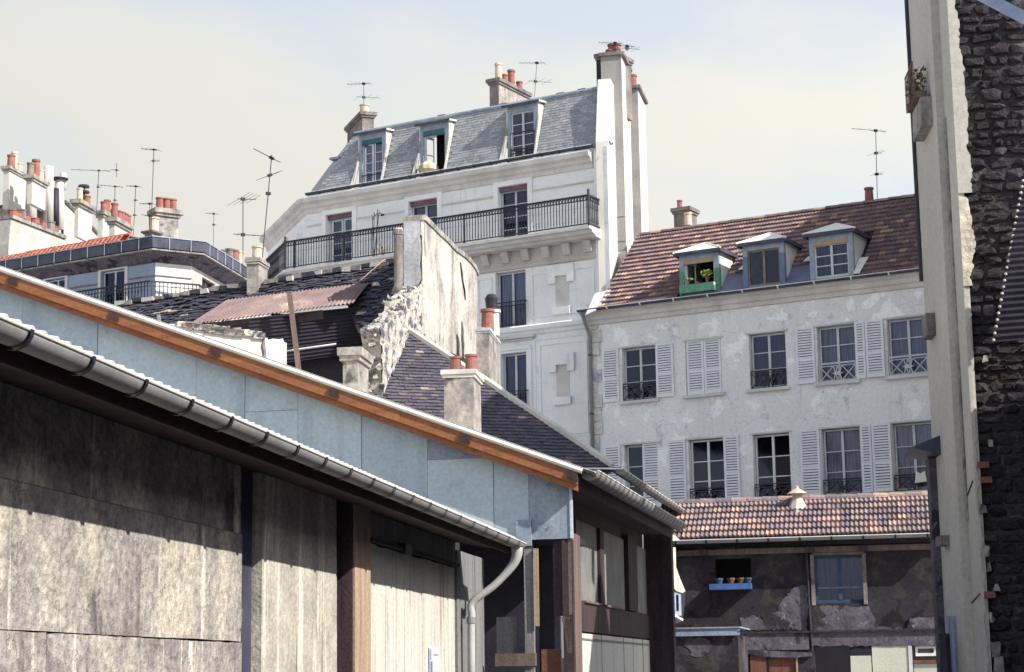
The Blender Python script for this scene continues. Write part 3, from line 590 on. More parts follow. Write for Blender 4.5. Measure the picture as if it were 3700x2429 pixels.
deck = MB(); deck.ext(roofpoly(RH, [main[0], (dr[0][0], 0), (dr[0][0], rr), main[3]])); deck.ext(roofpoly(RH, [(dr[0][1], 0), (dr[1][0], 0), (dr[1][0], rr), (dr[0][1], rr)])); deck.ext(roofpoly(RH, [(dr[1][1], 0), (dr[2][0], 0), (dr[2][0], rr), (dr[1][1], rr)])); deck.ext(roofpoly(RH, [(dr[2][1], 0), (HS1, 0), (HS1, rr), (dr[2][1], rr)]))
for a0, a1, zt in dr:
    rz = (zt+.25-RH.z0)/RH.s; deck.ext(roofpoly(RH, [(a0+.001, rz), (a1-.001, rz), (a1-.001, rr), (a0+.001, rr)]))
deck.add([RH.P(main[3][0], rr), RH.P(HS1, rr), FA.P(HS1, 7.9, HE), FA.P(main[0][0], 7.9, HE)], [(0, 1, 2, 3)])
roofH = part(H, 'roof', deck, MT['mortar'])
TL = rr/17.0; tw = tile_wave('tile', .20, TL, MT['clay'], 2, .016)
fill(roofH, 'tile', tw, rows(RH, main, .20, TL, (.002, .004, .0025), in_dormer, offset=0), MT['clay'])
m = MB(); a = main[3][0]
while a < HS1:
    m = MB(); b = a+.42; pts = []
    for e in (a, b-.02):
        f = 0 if e == a else 1
        pts.append([RH.P(e, rr, 0)+FA.v*(math.cos(math.pi*k/6)*.11)+Vector((0, 0, math.sin(math.pi*k/6)*.10+.015*(1-f))) for k in range(7)])
    m.strip(pts[0], pts[1]); part(roofH, 'ridge_tile', m, MT['clay'], smooth=False); a = b-.03
# zinc aprons between and in front of the dormers
for a0, a1 in ((dr[0][0], dr[0][1]), (dr[0][1], dr[1][0]), (dr[1][0], dr[1][1]), (dr[1][1], dr[2][0]), (dr[2][0], dr[2][1])):
    ins = any(abs(a0-d[0]) < 1e-6 for d in dr); top = (.04 if ins else 1.06)
    part(roofH, 'zinc_apron', roofpoly(RH, [(a0+.01, .0), (a1-.01, .0), (a1-.01, top), (a0+.01, top)], .03 if not ins else .02, .012), MT['zinc_shade'])
for a0, a1, w_ in ((dr[0][1], dr[1][0], .1), (dr[1][1], dr[2][0], .1)):
    part(roofH, 'flashing', roofpoly(RH, [(a0+.35, .98), (a1-.02, .98), (a1-.02, 1.18), (a0+.45, 1.22)], .115, .01), MT['zinc_light'])
part(roofH, 'flashing', roofpoly(RH, [(dr[2][1]+.02, .0), (dr[2][1]+.2, .0), (dr[2][1]+.30, .8), (dr[2][1]+.02, .8)], .115, .01), MT['zinc_light'])
part(roofH, 'flashing', MB().slab([hitp(p, RH.o+RH.n*.06, RH.n) for p in ((2116, 1136), (2150, 1120), (2203, 1062), (2206, 1046), (2150, 1060))], RH.n*-.04), MT['zinc_light'])
for i, (a0, a1, zt) in enumerate(dr):
    mt = ['green', 'dormer_blue', 'dormer'][i]; z0 = HE+.06
    m = MB(); f = .14; op0 = z0+.05; zo = zt-.16
    m.box(FA, a0, a0+f, DT, DT+.14, z0, zt); m.box(FA, a1-f, a1, DT, DT+.14, z0, zt); m.box(FA, a0+f, a1-f, DT, DT+.14, zo, zt); m.box(FA, a0+f, a1-f, DT, DT+.14, z0, op0)
    D = part(H, 'dormer', m, MT['dormer'], ['dormer with an open window and a green planted box', 'dormer with tall blue panes', 'dormer with a tan roller blind'][i])
    if i < 2:
        m = MB(); zc = z0+(.75 if i == 0 else .95); m.box(FA, a0-.004, a0+f+.004, DT-.004, DT+.14, z0, zc); part(D, 'painted_jamb', m, MT[mt]); m = MB(); m.box(FA, a1-f-.004, a1+.004, DT-.004, DT+.14, z0, zc); part(D, 'painted_jamb', m, MT[mt])
    for sgn, aa in ((0, a0+.002), (1, a1-.002)):     # cheeks
        m = MB(); tb = lambda z: RH.t0+(z-RH.z0)/rdz
        pz = [(DT+.14, RH.z0+(DT+.14-RH.t0)*rdz-.08), (DT+.14, zt), (tb(zt)+.05, zt)]
        m.slab([FA.P(aa, t_, z) for t_, z in pz], FA.u*(.03 if not sgn else -.03)); part(D, 'cheek', m, MT['zinc_light'])
    # hipped zinc roof with a deep dark eave
    o = .13; e0, e1 = a0-o, a1+o; tf = DT-.14; tb1 = RH.t0+(zt-RH.z0)/rdz+.05; zr = zt+.42; am = (a0+a1)/2; ta = DT+.55; tbr = RH.t0+(zr-RH.z0)/rdz
    m = MB(); zz = zt+.07
    V = [FA.P(e0, tf, zz), FA.P(e1, tf, zz), FA.P(e1, tb1+.1, zz), FA.P(e0, tb1+.1, zz), FA.P(am, ta, zr), FA.P(am, tbr, zr)]
    m.add(V, [(0, 1, 4), (1, 2, 5, 4), (3, 0, 4, 5)]); part(D, 'hipped_roof', m, MT['zinc_light'])
    m = MB(); m.box(FA, e0, e1, tf, tf+.05, zt-.03, zt+.068); m.box(FA, e1-.05, e1, tf+.05, tb1, zt-.03, zt+.068); m.box(FA, e0, e0+.05, tf+.05, tb1, zt-.03, zt+.068); m.box(FA, e0+.05, e1-.05, tf+.05, tb1, zt+.02, zt+.05); part(D, 'eave_board', m, MT['gutter_dark'])
    for ea, eb in (((e0, tf, zz), (am, ta, zr)), ((e1, tf, zz), (am, ta, zr)), ((am, ta, zr), (am, tbr, zr))):
        m = MB(); m.bar(FA.P(*ea), FA.P(*eb), .05, .05); part(D, 'roof_roll', m, MT['zinc_light'])
    m = MB(); m.box(FA, a0+.02, a1-.02, 1.2, 1.25, z0, zt); m.box(FA, a0+.035, a1-.035, DT+.2, 1.2, zt-.04, zt-.01); m.box(FA, a0+.035, a1-.035, DT+.2, 1.2, z0, z0+.02); part(D, 'room', m, MT['room'])
    if i == 0: window(D, FA, a0+f, a1-f, op0, zo, DT+.05, open_leaf=True)
    elif i == 1: window(D, FA, a0+f, a1-f, op0, zo, DT+.05, 1, 2, 'wframe_dark', None)
    else: window(D, FA, a0+f, a1-f, op0, zo-.1, DT+.05, 3, 2, 'wframe', 'curtain_dark')
    if i != 1:
        m = MB(); m.box(FA, a0+f, a1-f, DT-.01, DT+.04, zo-.13, zo-.002); part(D, 'roller_blind', m, MT['blind_tan'])
# flower box with plants in the open dormer
a0, a1, zt = dr[0]
fb = thing('flower_box', 'green wooden flower box on the sill of the open dormer', 'flower box', FA.P((a0+a1)/2, DT-.1, HE+.12), 120.04)
m = MB(); x0, x1 = a0+.09, a1-.09
for b_ in ((x0, x1, DT-.24, DT-.21, HE+.12, HE+.36), (x0, x1, DT-.05, DT-.02, HE+.12, HE+.36), (x0, x0+.03, DT-.21, DT-.05, HE+.12, HE+.36), (x0, x1, DT-.209, DT-.051, HE+.12, HE+.15)): m.box(FA, *b_)
part(fb, 'box', m, MT['green']); m = MB(); m.box(FA, x1-.03, x1+.002, DT-.21, DT-.05, HE+.12, HE+.362); part(fb, 'end_board', m, MT['zinc_light'])
m = MB(); m.box(FA, x0+.03, x1-.03, DT-.209, DT-.051, HE+.15, HE+.32); part(fb, 'soil', m, MT['mortar'])
def plant(label, cat, base, n, h, spr, leaf, mat='leaf', stem='dry', group=None, name='potted_plant'):
    o = thing(name, label, cat, base, 90, group); m = MB(); st = MB(); r = random.Random(int(base.x*100)+n)
    for i in range(max(4, n//7)):
        a = r.uniform(0, 6.28); e = base+Vector((math.cos(a)*spr*r.random()*.7, math.sin(a)*spr*r.random()*.7, h*r.uniform(.5, .95))); st.tube([base, base.lerp(e, .5)+Vector((0, 0, .03)), e], .006, 4)
    for i in range(n):
        a = r.uniform(0, 6.28); d = r.random()**.6; p = base+Vector((math.cos(a)*spr*d, math.sin(a)*spr*d, h*(1-.55*d*r.random())))
        x = Vector((r.gauss(0, 1), r.gauss(0, 1), r.gauss(0, .6))).normalized()*leaf; y = x.cross(Vector((r.gauss(0, 1), r.gauss(0, 1), r.gauss(0, 1))).normalized())*.6
        m.add([p-x, p+y, p+x, p-y], [(0, 1, 2, 3)])
    part(o, 'foliage', m, MT[mat]); part(o, 'stem', st, MT[stem]); return o
def pxp(p, fr, t): a, z = fr.hit(p, t); return fr.P(a, t, z)
plant('bushy light green plant at the right end of the green flower box', 'plant', FA.P(FA.S(c('G', 835, 640), DT-.1), DT-.12, HE+.32), 90, .42, .17, .05)
plant('small straggly plant at the left end of the green flower box', 'plant', FA.P(FA.S(c('G', 712, 650), DT-.1), DT-.12, HE+.32), 36, .26, .13, .04)
m = MB(); m.lathe(FA.P(FA.S(c('G', 776, 640), DT-.1), DT-.12, HE+.40), [(.01, -.08), (.01, 0), (.04, .0), (.05, .03), (.01, .05)], 7); single('red_flower', 'small red bloom in the middle of the green flower box', 'flower', m, MT['flower'])
# chimneys of the house
p = RH.P(0, rr); tt = FA.loc(p)[1]
def hch(x0, x1, yt, t_, dep, pots, mat, label=None, k='G', cap=.07):
    a0 = FA.S(c(k, x0, yt+40), t_); a1 = FA.S(c(k, x1, yt+40), t_); z1 = FA.Z(c(k, (x0+x1)/2, yt), t_)
    o = chimney(H, FA, a0, a1, t_, t_+dep, RH.z0+rr*RH.s-.5, z1-.12, mat, cap, .12, None, [(a0+(a1-a0)*f, t_+dep*.5, r, h, pm) for f, r, h, pm in pots]); return o
hch(612, 712, 92, tt+.7, .6, [(.15, .085, .32, 'terracotta')], 'chim', cap=.08)
hch(672, 716, 208, tt+.1, .35, [(.5, .12, .42, 'pot_pale')], 'clay', cap=.02)
hch(1872, 1930, 44, tt+.1, .35, [(.4, .13, .42, 'terracotta')], 'clay', cap=.02)

# ================================================================== the tall mansard building
T = .8
FAc = FA
B_ = thing('mansard_building', 'tall limestone apartment building with slate mansard, three dormers and a long iron balcony', 'building', FA.P(-5, T, 0), 120.04)
sc0 = FA.S(c('B', 372, 1330), T); sR = .44
cw = FA.P(sc0, T, 0); FC = Fr((cw.x, cw.y), 160)
w1 = (FA.S(c('B', 545, 1400), T), FA.S(c('B', 768, 1400), T)); w2 = (FA.S(c('B', 1252, 1320), T), FA.S(c('B', 1497, 1320), T)); w3 = (FA.S(c('B', 2015, 1200), T), FA.S(c('B', 2268, 1200), T))
zt = FA.Z(c('B', 2140, 1112), T); zb = 15.3
w3b = (FA.S(c('E', 275, 700), T), FA.S(c('E', 488, 700), T)); zb1, zt1 = 12.55, 14.38
zt2 = FA.Z(c('E', 400, 1122), T); zb2 = zt2-1.9
w3c = (FA.S(c('E', 312, 1250), T), FA.S(c('E', 492, 1250), T))
blind = [(FA.S(c('E', 712, 690), T), FA.S(c('E', 778, 690), T), FA.Z(c('E', 745, 795), T), FA.Z(c('E', 745, 580), T)), (FA.S(c('E', 718, 1300), T), FA.S(c('E', 782, 1300), T), FA.Z(c('E', 750, 1432), T), FA.Z(c('E', 750, 1207), T))]
ops = [(*w1, zb, zt), (*w2, zb, zt), (*w3, zb, zt), (*w3b, zb1, zt1), (*w3c, zb2, zt2)]
m = MB(); wall_grid(m, FA, sc0, sR-.02, 0, 17.95, T, ops, .25)
wall_grid(m, FC, -6, 0, 0, 17.95, 0, [(-3.6, -2.6, zb, zt)], .25)
part(B_, 'wall', m, MT['facade'])
m = MB(); m.box(FA, sc0+.6, sR-2.0, T+3.4, T+3.6, 0, 17.8); m.box(FA, sc0+.3, sR-1.0, T+.4, T+3.39, 17.75, 17.8); part(B_, 'rear_wall', m, MT['room'])
for (a, b, z0, z1) in blind:
    m = MB(); e = .05
    m.box(FA, a-e-.02, b+e+.02, T-.012, T-.002, z0-.02, z1+.02); part(B_, 'blind_window', m, MT['moulding'])
    m = MB()
    m.box(FA, a-.30, b+.28, T-.10, T-.013, z1, z1+.34); m.box(FA, a-.30, a-.04, T-.10, T-.013, z1-.22, z1-.001); m.box(FA, b+.04, b+.28, T-.10, T-.013, z1-.22, z1-.001); part(B_, 'blind_lintel', m, MT['facade'])
    m = MB(); m.box(FA, a-.14, b+.14, T-.12, T-.013, z0-.26, z0-.02); part(B_, 'blind_sill', m, MT['facade'])
path = [FC.P(-6, 0, 0), FA.P(sc0, T, 0), FA.P(sR-.55, T, 0)]
m = MB(); sweep(m, path, [(0, 17.30), (.05, 17.32), (.06, 17.45), (.14, 17.50), (.16, 17.60), (.30, 17.66), (.33, 17.80), (.30, 17.84), (0, 17.84)]); part(B_, 'cornice', m, MT['moulding'])
m = MB(); m.box(FA, sR-.5, sR-.02, T-.06, T-.001, 10.6, 17.93); part(B_, 'corner_pilaster', m, MT['facade'])
gutter(B_, FA.P(sc0+.15, T-.22, 17.99), FA.P(sR-.45, T-.22, 17.99), .085, [.5+k*.62 for k in range(19)], mat='gutter_dark', bandmat='gutter_dark')
# horizontal bands of the top floor
def band(a0, a1, z, h=.05, d=.035, mat='moulding', t=T): mm = MB(); mm.box(FA, a0, a1, t-d, t-.001, z, z+h); part(B_, 'string_band', mm, MT[mat])
for (l, r) in ((sc0+.02, w1[0]-.22), (w1[1]+.2, w2[0]-.22), (w2[1]+.2, w3[0]-.22), (w3[1]+.2, sR-.52)):
    if r-l > .3:
        band(l, r, 16.86, .05, .05); band(l, r, 16.42, .035, .03)
for a, b in (w1, w2, w3):
    m = MB()
    for x0, x1, z0, z1 in ((a-.17, a-.003, zb, zt+.16), (b+.003, b+.17, zb, zt+.16), (a-.002, b+.002, zt+.003, zt+.16)): m.box(FA, x0, x1, T-.06, T-.001, z0, z1)
    part(B_, 'window_surround', m, MT['facade'])
    window(B_, FA, a+.02, b-.02, zb, zt-.13, T+.18, 4, 2, 'wframe', 'curtain_dark' if a != w3[0] else None)
    m = MB(); m.box(FA, a+.01, b-.01, T+.05, T+.13, zt-.15, zt-.01); part(B_, 'roller_blind', m, MT['blind_red'])
window(B_, FA, w3b[0]+.02, w3b[1]-.02, zb1, zt1-.02, T+.18, 1, 2, 'wframe', 'curtain', panes=True)
window(B_, FA, w3c[0]+.02, w3c[1]-.02, zb2, zt2-.02, T+.18, 1, 2, 'wframe', 'curtain_dark')
# balcony
zf = 15.24; BO = .82
left = FC.P(-2.6, 0, 0)
m = MB(); sweep(m, [left, FA.P(sc0, T, 0), FA.P(sR-.28, T, 0)], [(0, 14.98), (.45, 15.0), (.5, 15.06), (.66, 15.08), (.7, 15.16), (BO+.06, 15.18), (BO+.06, zf+.02), (0, zf+.02)]); part(B_, 'balcony_slab', m, MT['moulding'])
m = MB(); sweep(m, [left, FA.P(sc0, T, 0), FA.P(sR-.5, T, 0)], [(0, 14.40), (.07, 14.42), (.10, 14.52), (.05, 14.54), (.05, 14.979), (0, 14.979)]); part(B_, 'frieze', m, MT['frieze'])
k = sR-.75; n = 0
while k > sc0+.2:
    m = MB(); m.add([FA.P(x, T-o, z) for x in (k-.13, k+.13) for o, z in ((.051, 14.62), (.12, 14.62), (.15, 14.68), (.19, 14.80), (.24, 14.90), (.24, 14.977), (.051, 14.977))], [(0, 1, 2, 3, 4, 5, 6), (13, 12, 11, 10, 9, 8, 7)]+[(i, i+7, (i+1) % 7+7, (i+1) % 7) for i in range(7)])
    part(B_, 'console', m, MT['frieze'])
    m = MB(); m.box(FA, k-.05, k+.05, T-.19, T-.16, 14.58, 14.88)
    k -= .74
rt_ = T-BO+.02
def rails(path, zs):
    mm = MB()
    for z, h, w_ in zs:
        for a, b in zip(path[:-1], path[1:]): mm.bar(a+Vector((0, 0, z)), b+Vector((0, 0, z)), w_, h)
    return mm
sRB = FA.S(c('E', 934, 200), rt_); crn = FA.P(sc0, T, 0); d0 = FC.u; d1 = FA.u; o0 = Vector((d0.y, -d0.x, 0)); o1 = Vector((d1.y, -d1.x, 0)); bb = (o0+o1).normalized(); kk = 1/bb.dot(o0)
cpt = crn+bb*kk*(BO-.02); lpt = left+o0*(BO-.02); rpt = FA.P(sRB, rt_, 0); rwp = FA.P(sRB, T, 0)
pth = [lpt, cpt, rpt, rwp]
rl = part(B_, 'balcony_railing', rails(pth, [(16.23, .05, .055), (16.08, .022, .03), (15.34, .03, .04)]), MT['iron'])
bm = MB(); zv = Vector((0, 0, 1))
bm.bar(Vector((0, 0, 0)), Vector((0, 0, .90)), .018, .018)
for z, ww, hh in ((.10, .05, .03), (.16, .03, .08), (.52, .055, .025), (.58, .03, .07)): bm.bar(Vector((0, 0, z)), Vector((0, 0, z+hh)), ww, .014)
ring = [Vector((.045+.038*math.cos(2*math.pi*i/8), 0, .81+.05*math.sin(2*math.pi*i/8))) for i in range(9)]
for i in range(8): bm.bar(ring[i], ring[i+1], .014, .014, Vector((0, 1, 0)))
bmesh_ = mesh('baluster', bm, MT['iron'])
for a, b in zip(pth[:-1], pth[1:]):
    L_ = (b-a).length; n = int(L_/.105); x = (b-a).normalized(); y = Vector((-x.y, x.x, 0))
    for i in range(n):
        p = a+x*(L_*(i+.3)/n)+Vector((0, 0, 15.33)); inst(rl, 'baluster', bmesh_, Matrix(((x.x, y.x, 0, p.x), (x.y, y.y, 0, p.y), (0, 0, 1, p.z), (0, 0, 0, 1))))
for px in (c('D', 222, 480), c('D', 570, 420), c('D', 1420, 300)): m = MB(); s_ = FA.S(px, rt_); m.box(FA, s_-.025, s_+.025, rt_-.02, rt_+.02, 15.26, 16.26); part(rl, 'rail_post', m, MT['iron'])
for q in (cpt, rpt): m = MB(); m.tube([q+Vector((0, 0, 15.2)), q+Vector((0, 0, 16.42))], .04, 8); part(rl, 'rail_post', m, MT['iron'])
# small railings lower down
for (a, b, z0, z1) in ((w3b[0], w3b[1]+.03, 12.58, 13.35), (w3c[0], w3c[1]+.05, zb2, zb2+.65)):
    m = MB()
    for z in (z0+.03, z1-.12, z1): m.bar(FA.P(a, T-.12, z), FA.P(b, T-.12, z), .03, .03)
    m.bar(FA.P(b, T-.12, z1), FA.P(b, T, z1), .03, .03); m.bar(FA.P(b, T-.12, z0), FA.P(b, T-.12, z1), .03)
    o = part(B_, 'window_railing', m, MT['iron'])
    x = FA.u; y = FA.v; n = 11
    for i in range(n):
        q = MB(); s_ = a+(b-a)*(i+.5)/n; q.bar(FA.P(s_, T-.12, z0), FA.P(s_, T-.12, z1), .016, .016); q.bar(FA.P(s_, T-.12, z0+.2), FA.P(s_, T-.12, z0+.3), .045, .014); part(o, 'baluster', q, MT['iron'])
# strings and panels of the lower floors
m = MB(); sweep(m, [FA.P(-8, T, 0), FA.P(sR-.9, T, 0)], [(0, 12.22), (.06, 12.24), (.08, 12.34), (.16, 12.38), (.18, 12.50), (.14, 12.54), (0, 12.54)]); part(B_, 'string_course', m, MT['facade'])
def panel(a0, a1, z0, z1, w_=.05, d=.03):
    mm = MB()
    for x0, x1, q0, q1 in ((a0, a0+w_, z0, z1), (a1-w_, a1, z0, z1), (a0+w_+.001, a1-w_-.001, z0, z0+w_), (a0+w_+.001, a1-w_-.001, z1-w_, z1)): mm.box(FA, x0, x1, T-d, T-.001, q0, q1)
    part(B_, 'wall_panel', mm, MT['facade'])
panel(FA.S(c('E', 530, 700), T), FA.S(c('E', 975, 700), T), 12.75, FA.Z(c('E', 760, 535), T))
panel(FA.S(c('E', 585, 1200), T), FA.S(c('E', 925, 1200), T), 9.0, FA.Z(c('E', 760, 1045), T))
panel(FA.S(c('E', 545, 1200), T), FA.S(c('E', 960, 1200), T), 8.9, FA.Z(c('E', 760, 1000), T), .07, .02)
panel(FA.S(c('D', 1515, 700), T), FA.S(c('D', 1620, 700), T), 12.75, FA.Z(c('D', 1565, 600), T))
panel(w3c[0]-.25, w3c[1]+.2, zb2-.3, zt2+.18, .1, .05); band(w3c[0]-.5, w3c[1]+.35, zt2+.42, .1, .14); band(w3c[0]-.45, w3c[1]+.3, zt2+.35, .06, .08)
# mansard
MP = 71; RM = Roof(FA, T+.05, 17.93, MP); mr = 2.31
mL = RM.hit(c('B', 468, 1188)); mLt = RM.hit(c('B', 782, 700)); mRt = RM.hit(c('C', 1233, 508)); mRb = RM.hit(c('C', 1182, 1010))
tq = FA.P(sR, T, 0); FK = Fr((tq.x, tq.y), 11.6)
def clipR(r, want=.22):
    f0 = FK.loc(RM.P(0, r))[1]; f1 = FK.loc(RM.P(1, r))[1]; return (want-f0)/(f1-f0)
mRb = (min(mRb[0], clipR(0)), 0); mRt = (min(mRt[0], clipR(mr)), mr)
mpoly = [(mL[0], 0), (mRb[0], 0), (mRt[0], mr), (mLt[0], mr)]
td = T+.40; dd = []
for x0, x1, yt, k in ((822, 1050, 668, 'B'), (1345, 1588, 588, 'B'), (2090, 2352, 428, 'B')):
    a0 = FA.S(c(k, x0, yt+150), td); a1 = FA.S(c(k, x1, yt+150), td); dd.append((a0, a1, FA.Z(c(k, (x0+x1)/2, yt), td)))
mt_ = lambda z: RM.t0+(z-RM.z0)*RM.c/RM.s
def in_dd(a, r):
    z = RM.z0+r*RM.s
    return any(a0-.10 < a < a1+.10 and z < zt_+.1 for a0, a1, zt_ in dd)
mk = MB(); xs = [mL[0]+.02, dd[0][0], dd[0][1], dd[1][0], dd[1][1], dd[2][0], dd[2][1], mRb[0]-.02]
mk.ext(roofpoly(RM, [(mL[0], 0), (dd[0][0], 0), (dd[0][0], mr), (mLt[0], mr)])); mk.ext(roofpoly(RM, [(dd[0][1], 0), (dd[1][0], 0), (dd[1][0], mr), (dd[0][1], mr)])); mk.ext(roofpoly(RM, [(dd[1][1], 0), (dd[2][0], 0), (dd[2][0], mr), (dd[1][1], mr)])); mk.ext(roofpoly(RM, [(dd[2][1], 0), (mRb[0], 0), (mRt[0], mr), (dd[2][1], mr)]))
# upper low slope and left hip side of the mansard
e1 = RM.P(mLt[0], mr); e2 = RM.P(mRt[0], mr); bk = FA.v*4.5+Vector((0, 0, .9)); mk.add([e1, e2, e2+Vector((math.sin(R_(11.6)), math.cos(R_(11.6)), 0))*4.2+Vector((0, 0, .8)), e1+bk], [(0, 1, 2, 3)])
lb = RM.P(mL[0], 0); fcb = lb-FC.u*5; mk.add([lb, e1, e1-FC.u*4.4+FC.v*.2, fcb], [(0, 1, 2, 3)])
roofM = part(B_, 'mansard_roof', mk, MT['slate'])
sl = tile_flat('slate', .22, .105, MT['slate'], .008, .013)
fill(roofM, 'slate', sl, rows(RM, mpoly, .22, .105, (.002, .002, .0015), in_dd), MT['slate'])
m = MB(); m.tube([e1+Vector((0, 0, .03)), e2+Vector((0, 0, .03))], .07, 8); part(roofM, 'ridge_roll', m, MT['zinc_old'])
for f in (.35, .6, .82, .9): m = MB(); q = e1.lerp(e2, f)+Vector((0, 0, .09)); m.bar(q, q+FA.u*.3, .08, .06); part(roofM, 'mortar_lump', m, MT['chim_mid'])
for i, (a0, a1, zt_) in enumerate(dd):
    z0 = 18.02; m = MB(); f = .13; zo = zt_-.20
    m.box(FA, a0, a0+f, td, td+.12, z0, zt_); m.box(FA, a1-f, a1, td, td+.12, z0, zt_); m.box(FA, a0+f, a1-f, td, td+.12, zo, zt_); m.box(FA, a0+f, a1-f, td, td+.12, z0, z0+.14)
    D = part(B_, 'dormer', m, MT['dormer'], ['dormer nearest the left end, teal blind rolled up', 'dormer with an open casement and a bundle on its sill', 'dormer crossed by two iron safety bars'][i])
    for sg, aa in ((1, a0-.03), (-1, a1)):
        m = MB(); tt0 = mt_(z0); tt1 = mt_(zt_)
        m.slab([FA.P(aa, td+.12, zt_), FA.P(aa, tt1+.04, zt_), FA.P(aa, tt0-.04, z0-.06), FA.P(aa, tt0-.08, z0-.06), FA.P(aa, td-.001, z0+.75), FA.P(aa, td-.001, zt_)], FA.u*.03)
        part(D, 'cheek', m, MT['zinc_light'])
        q = MB(); q.slab([RM.P(aa+(-.12 if sg > 0 else .06), 0, .03), RM.P(aa+(-.0 if sg > 0 else .15), 0, .03), RM.P(aa+.03, 1.35, .03), RM.P(aa, 1.35, .03)] if sg > 0 else [RM.P(aa+.0, 0, .03), RM.P(aa+.10, 0, .03), RM.P(aa+.08, 1.95, .03), RM.P(aa+.0, 1.95, .03)], RM.n*.01); part(D, 'flashing', q, MT['zinc_light'])
    m = MB(); m.add([FA.P(a, t_, z) for a, t_, z in ((a0, mt_(z0)-.1, z0-.08), (a1, mt_(z0)-.1, z0-.08), (a1, td, z0+.03), (a0, td, z0+.03))], [(0, 1, 2, 3)]); part(D, 'sill_apron', m, MT['zinc_light'])
    m = MB(); ro = .13; m.hexa([FA.P(a, t_, z+dz) for dz in (0, .05) for a, t_, z in ((a0-ro, td-.14, zt_), (a1+ro, td-.14, zt_), (a1+ro, mt_(zt_)+.35, zt_+.10), (a0-ro, mt_(zt_)+.35, zt_+.10))]); part(D, 'flat_roof', m, MT['zinc_light'])
    m = MB(); m.box(FA, a0-ro-.004, a1+ro+.004, td-.16, td-.142, zt_-.03, zt_+.052); part(D, 'eave_board', m, MT['gutter_dark'])
    m = MB(); m.box(FA, a0+.02, a1-.02, td+1.0, td+1.04, z0, zt_); part(D, 'room', m, MT['room'])
    if i == 1: window(D, FA, a0+f, a1-f, z0+.14, zo-.12, td+.05, open_leaf=True)
    else: window(D, FA, a0+f, a1-f, z0+.14, zo-(.1 if i == 0 else 0), td+.05, 4, 2, 'wframe', 'curtain' if i == 0 else 'curtain_dark')
    if i < 2: m = MB(); m.box(FA, a0+f+.003, a1-f-.003, td-.03, td+.045, zo-.17, zo-.003); part(D, 'roller_blind', m, MT['blind'])
    m = MB()
    zz = [z0+.42] if i == 0 else ([] if i == 1 else [z0+.42, z0+.3, z0+.98])
    for z in zz: m.bar(FA.P(a0+f, td-.04, z), FA.P(a1-f, td-.04, z), .03, .03)
    if i == 2: m.bar(FA.P(a0+f, td-.04, z0+.12), FA.P(a0+f, td-.04, z0+.98), .03); m.bar(FA.P(a1-f, td-.04, z0+.12), FA.P(a1-f, td-.04, z0+.98), .03)
    if zz: part(D, 'safety_bar', m, MT['iron'])
a0, a1, zt_ = dd[1]
q = FA.P(a0+.42, td-.16, 18.06); m = MB(); m.lathe(q, [(.05, .0), (.24, .04), (.34, .16), (.33, .30), (.20, .38), (.08, .44), (0.01, .45)], 9)
for v in m.v: v += Vector([rnd.uniform(-.03, .03) for _ in range(3)])
single('stuffed_bundle', 'lumpy tan and white bundle lying on the sill of the open mansard dormer', 'bundle', m, MT['sack'])
q = RM.hit(c('B', 635, 890)); p0 = RM.P(mL[0]-.0, .0)
p = atY(c('B', 640, 885), 63.4); m = MB(); m.bar(p-FA.u*.25, p+FA.u*.15, .3, .08); part(B_, 'side_dormer_eave', m, MT['zinc_old'])
# flank with chimney breasts, going back along az 11.5
tq = FA.P(sR, T, 0); FK = Fr((tq.x, tq.y), 11.6)
def kz(p, s_): return FK.side(p, s_)[1]
ztop = FA.Z(c('C', 1240, 470), T+1.2)
zga = 18.1
m = MB(); pl = [(0, 0), (8.4, 0), (8.4, 20.9), (1.45, 20.35), (.72, 20.35), (0, zga)]
m.slab([FK.P(a, 0, z) for a, z in pl], FK.v*.4); part(B_, 'flank_wall', m, MT['flank'])
def breast(s0, s1, pr, ptop, fm, lbl, t0=.001, zlow=12.0):
    z1 = FK.side(ptop, s0)[1]; m = MB(); m.box(FK, s0, s1, -pr, -t0, zlow, z1); m.box(FK, s0, s1, 0.0, .40, 19.0, z1); o = part(B_, 'chimney_breast', m, MT['flank'], lbl)
    m = MB(); m.box(FK, s0-.1, s1+.1, -pr-.1, .45, z1+.002, z1+.11); part(o, 'cap', m, MT['chim'])
    return o, z1
bB, zB = breast(1.45, 3.2, .27, c('C', 1350, 232), None, 'taller white chimney breast')
bC, zC = breast(4.1, 5.9, .42, c('C', 1440, 520), None, 'lower white chimney breast behind')
m = MB(); m.box(FK, 1.43, 1.449, -.272, .40, 14.9, zB-.02); part(bB, 'shaded_front', m, MT['breast_shade'])
m = MB()
for z in (14.0, 13.0, 15.2, 16.0): m.box(FK, 1.41, 1.448, -.275, .0, z, z+.04)
part(bB, 'ledge', m, MT['zinc_old'])
m = MB(); m.box(FK, 4.08, 4.099, -.425, .4, 12, zC-.02); part(bC, 'shaded_front', m, MT['breast_shade'])
pot(bB, FK.P(2.0, -.05, zB+.11), .11, .3); pot(bB, FK.P(2.0, .2, zB+.11), .11, .28); pot(bC, FK.P(4.5, -.2, zC+.11), .14, .5); pot(bC, FK.P(4.7, .15, zC+.11), .11, .34, 'pot_pale')
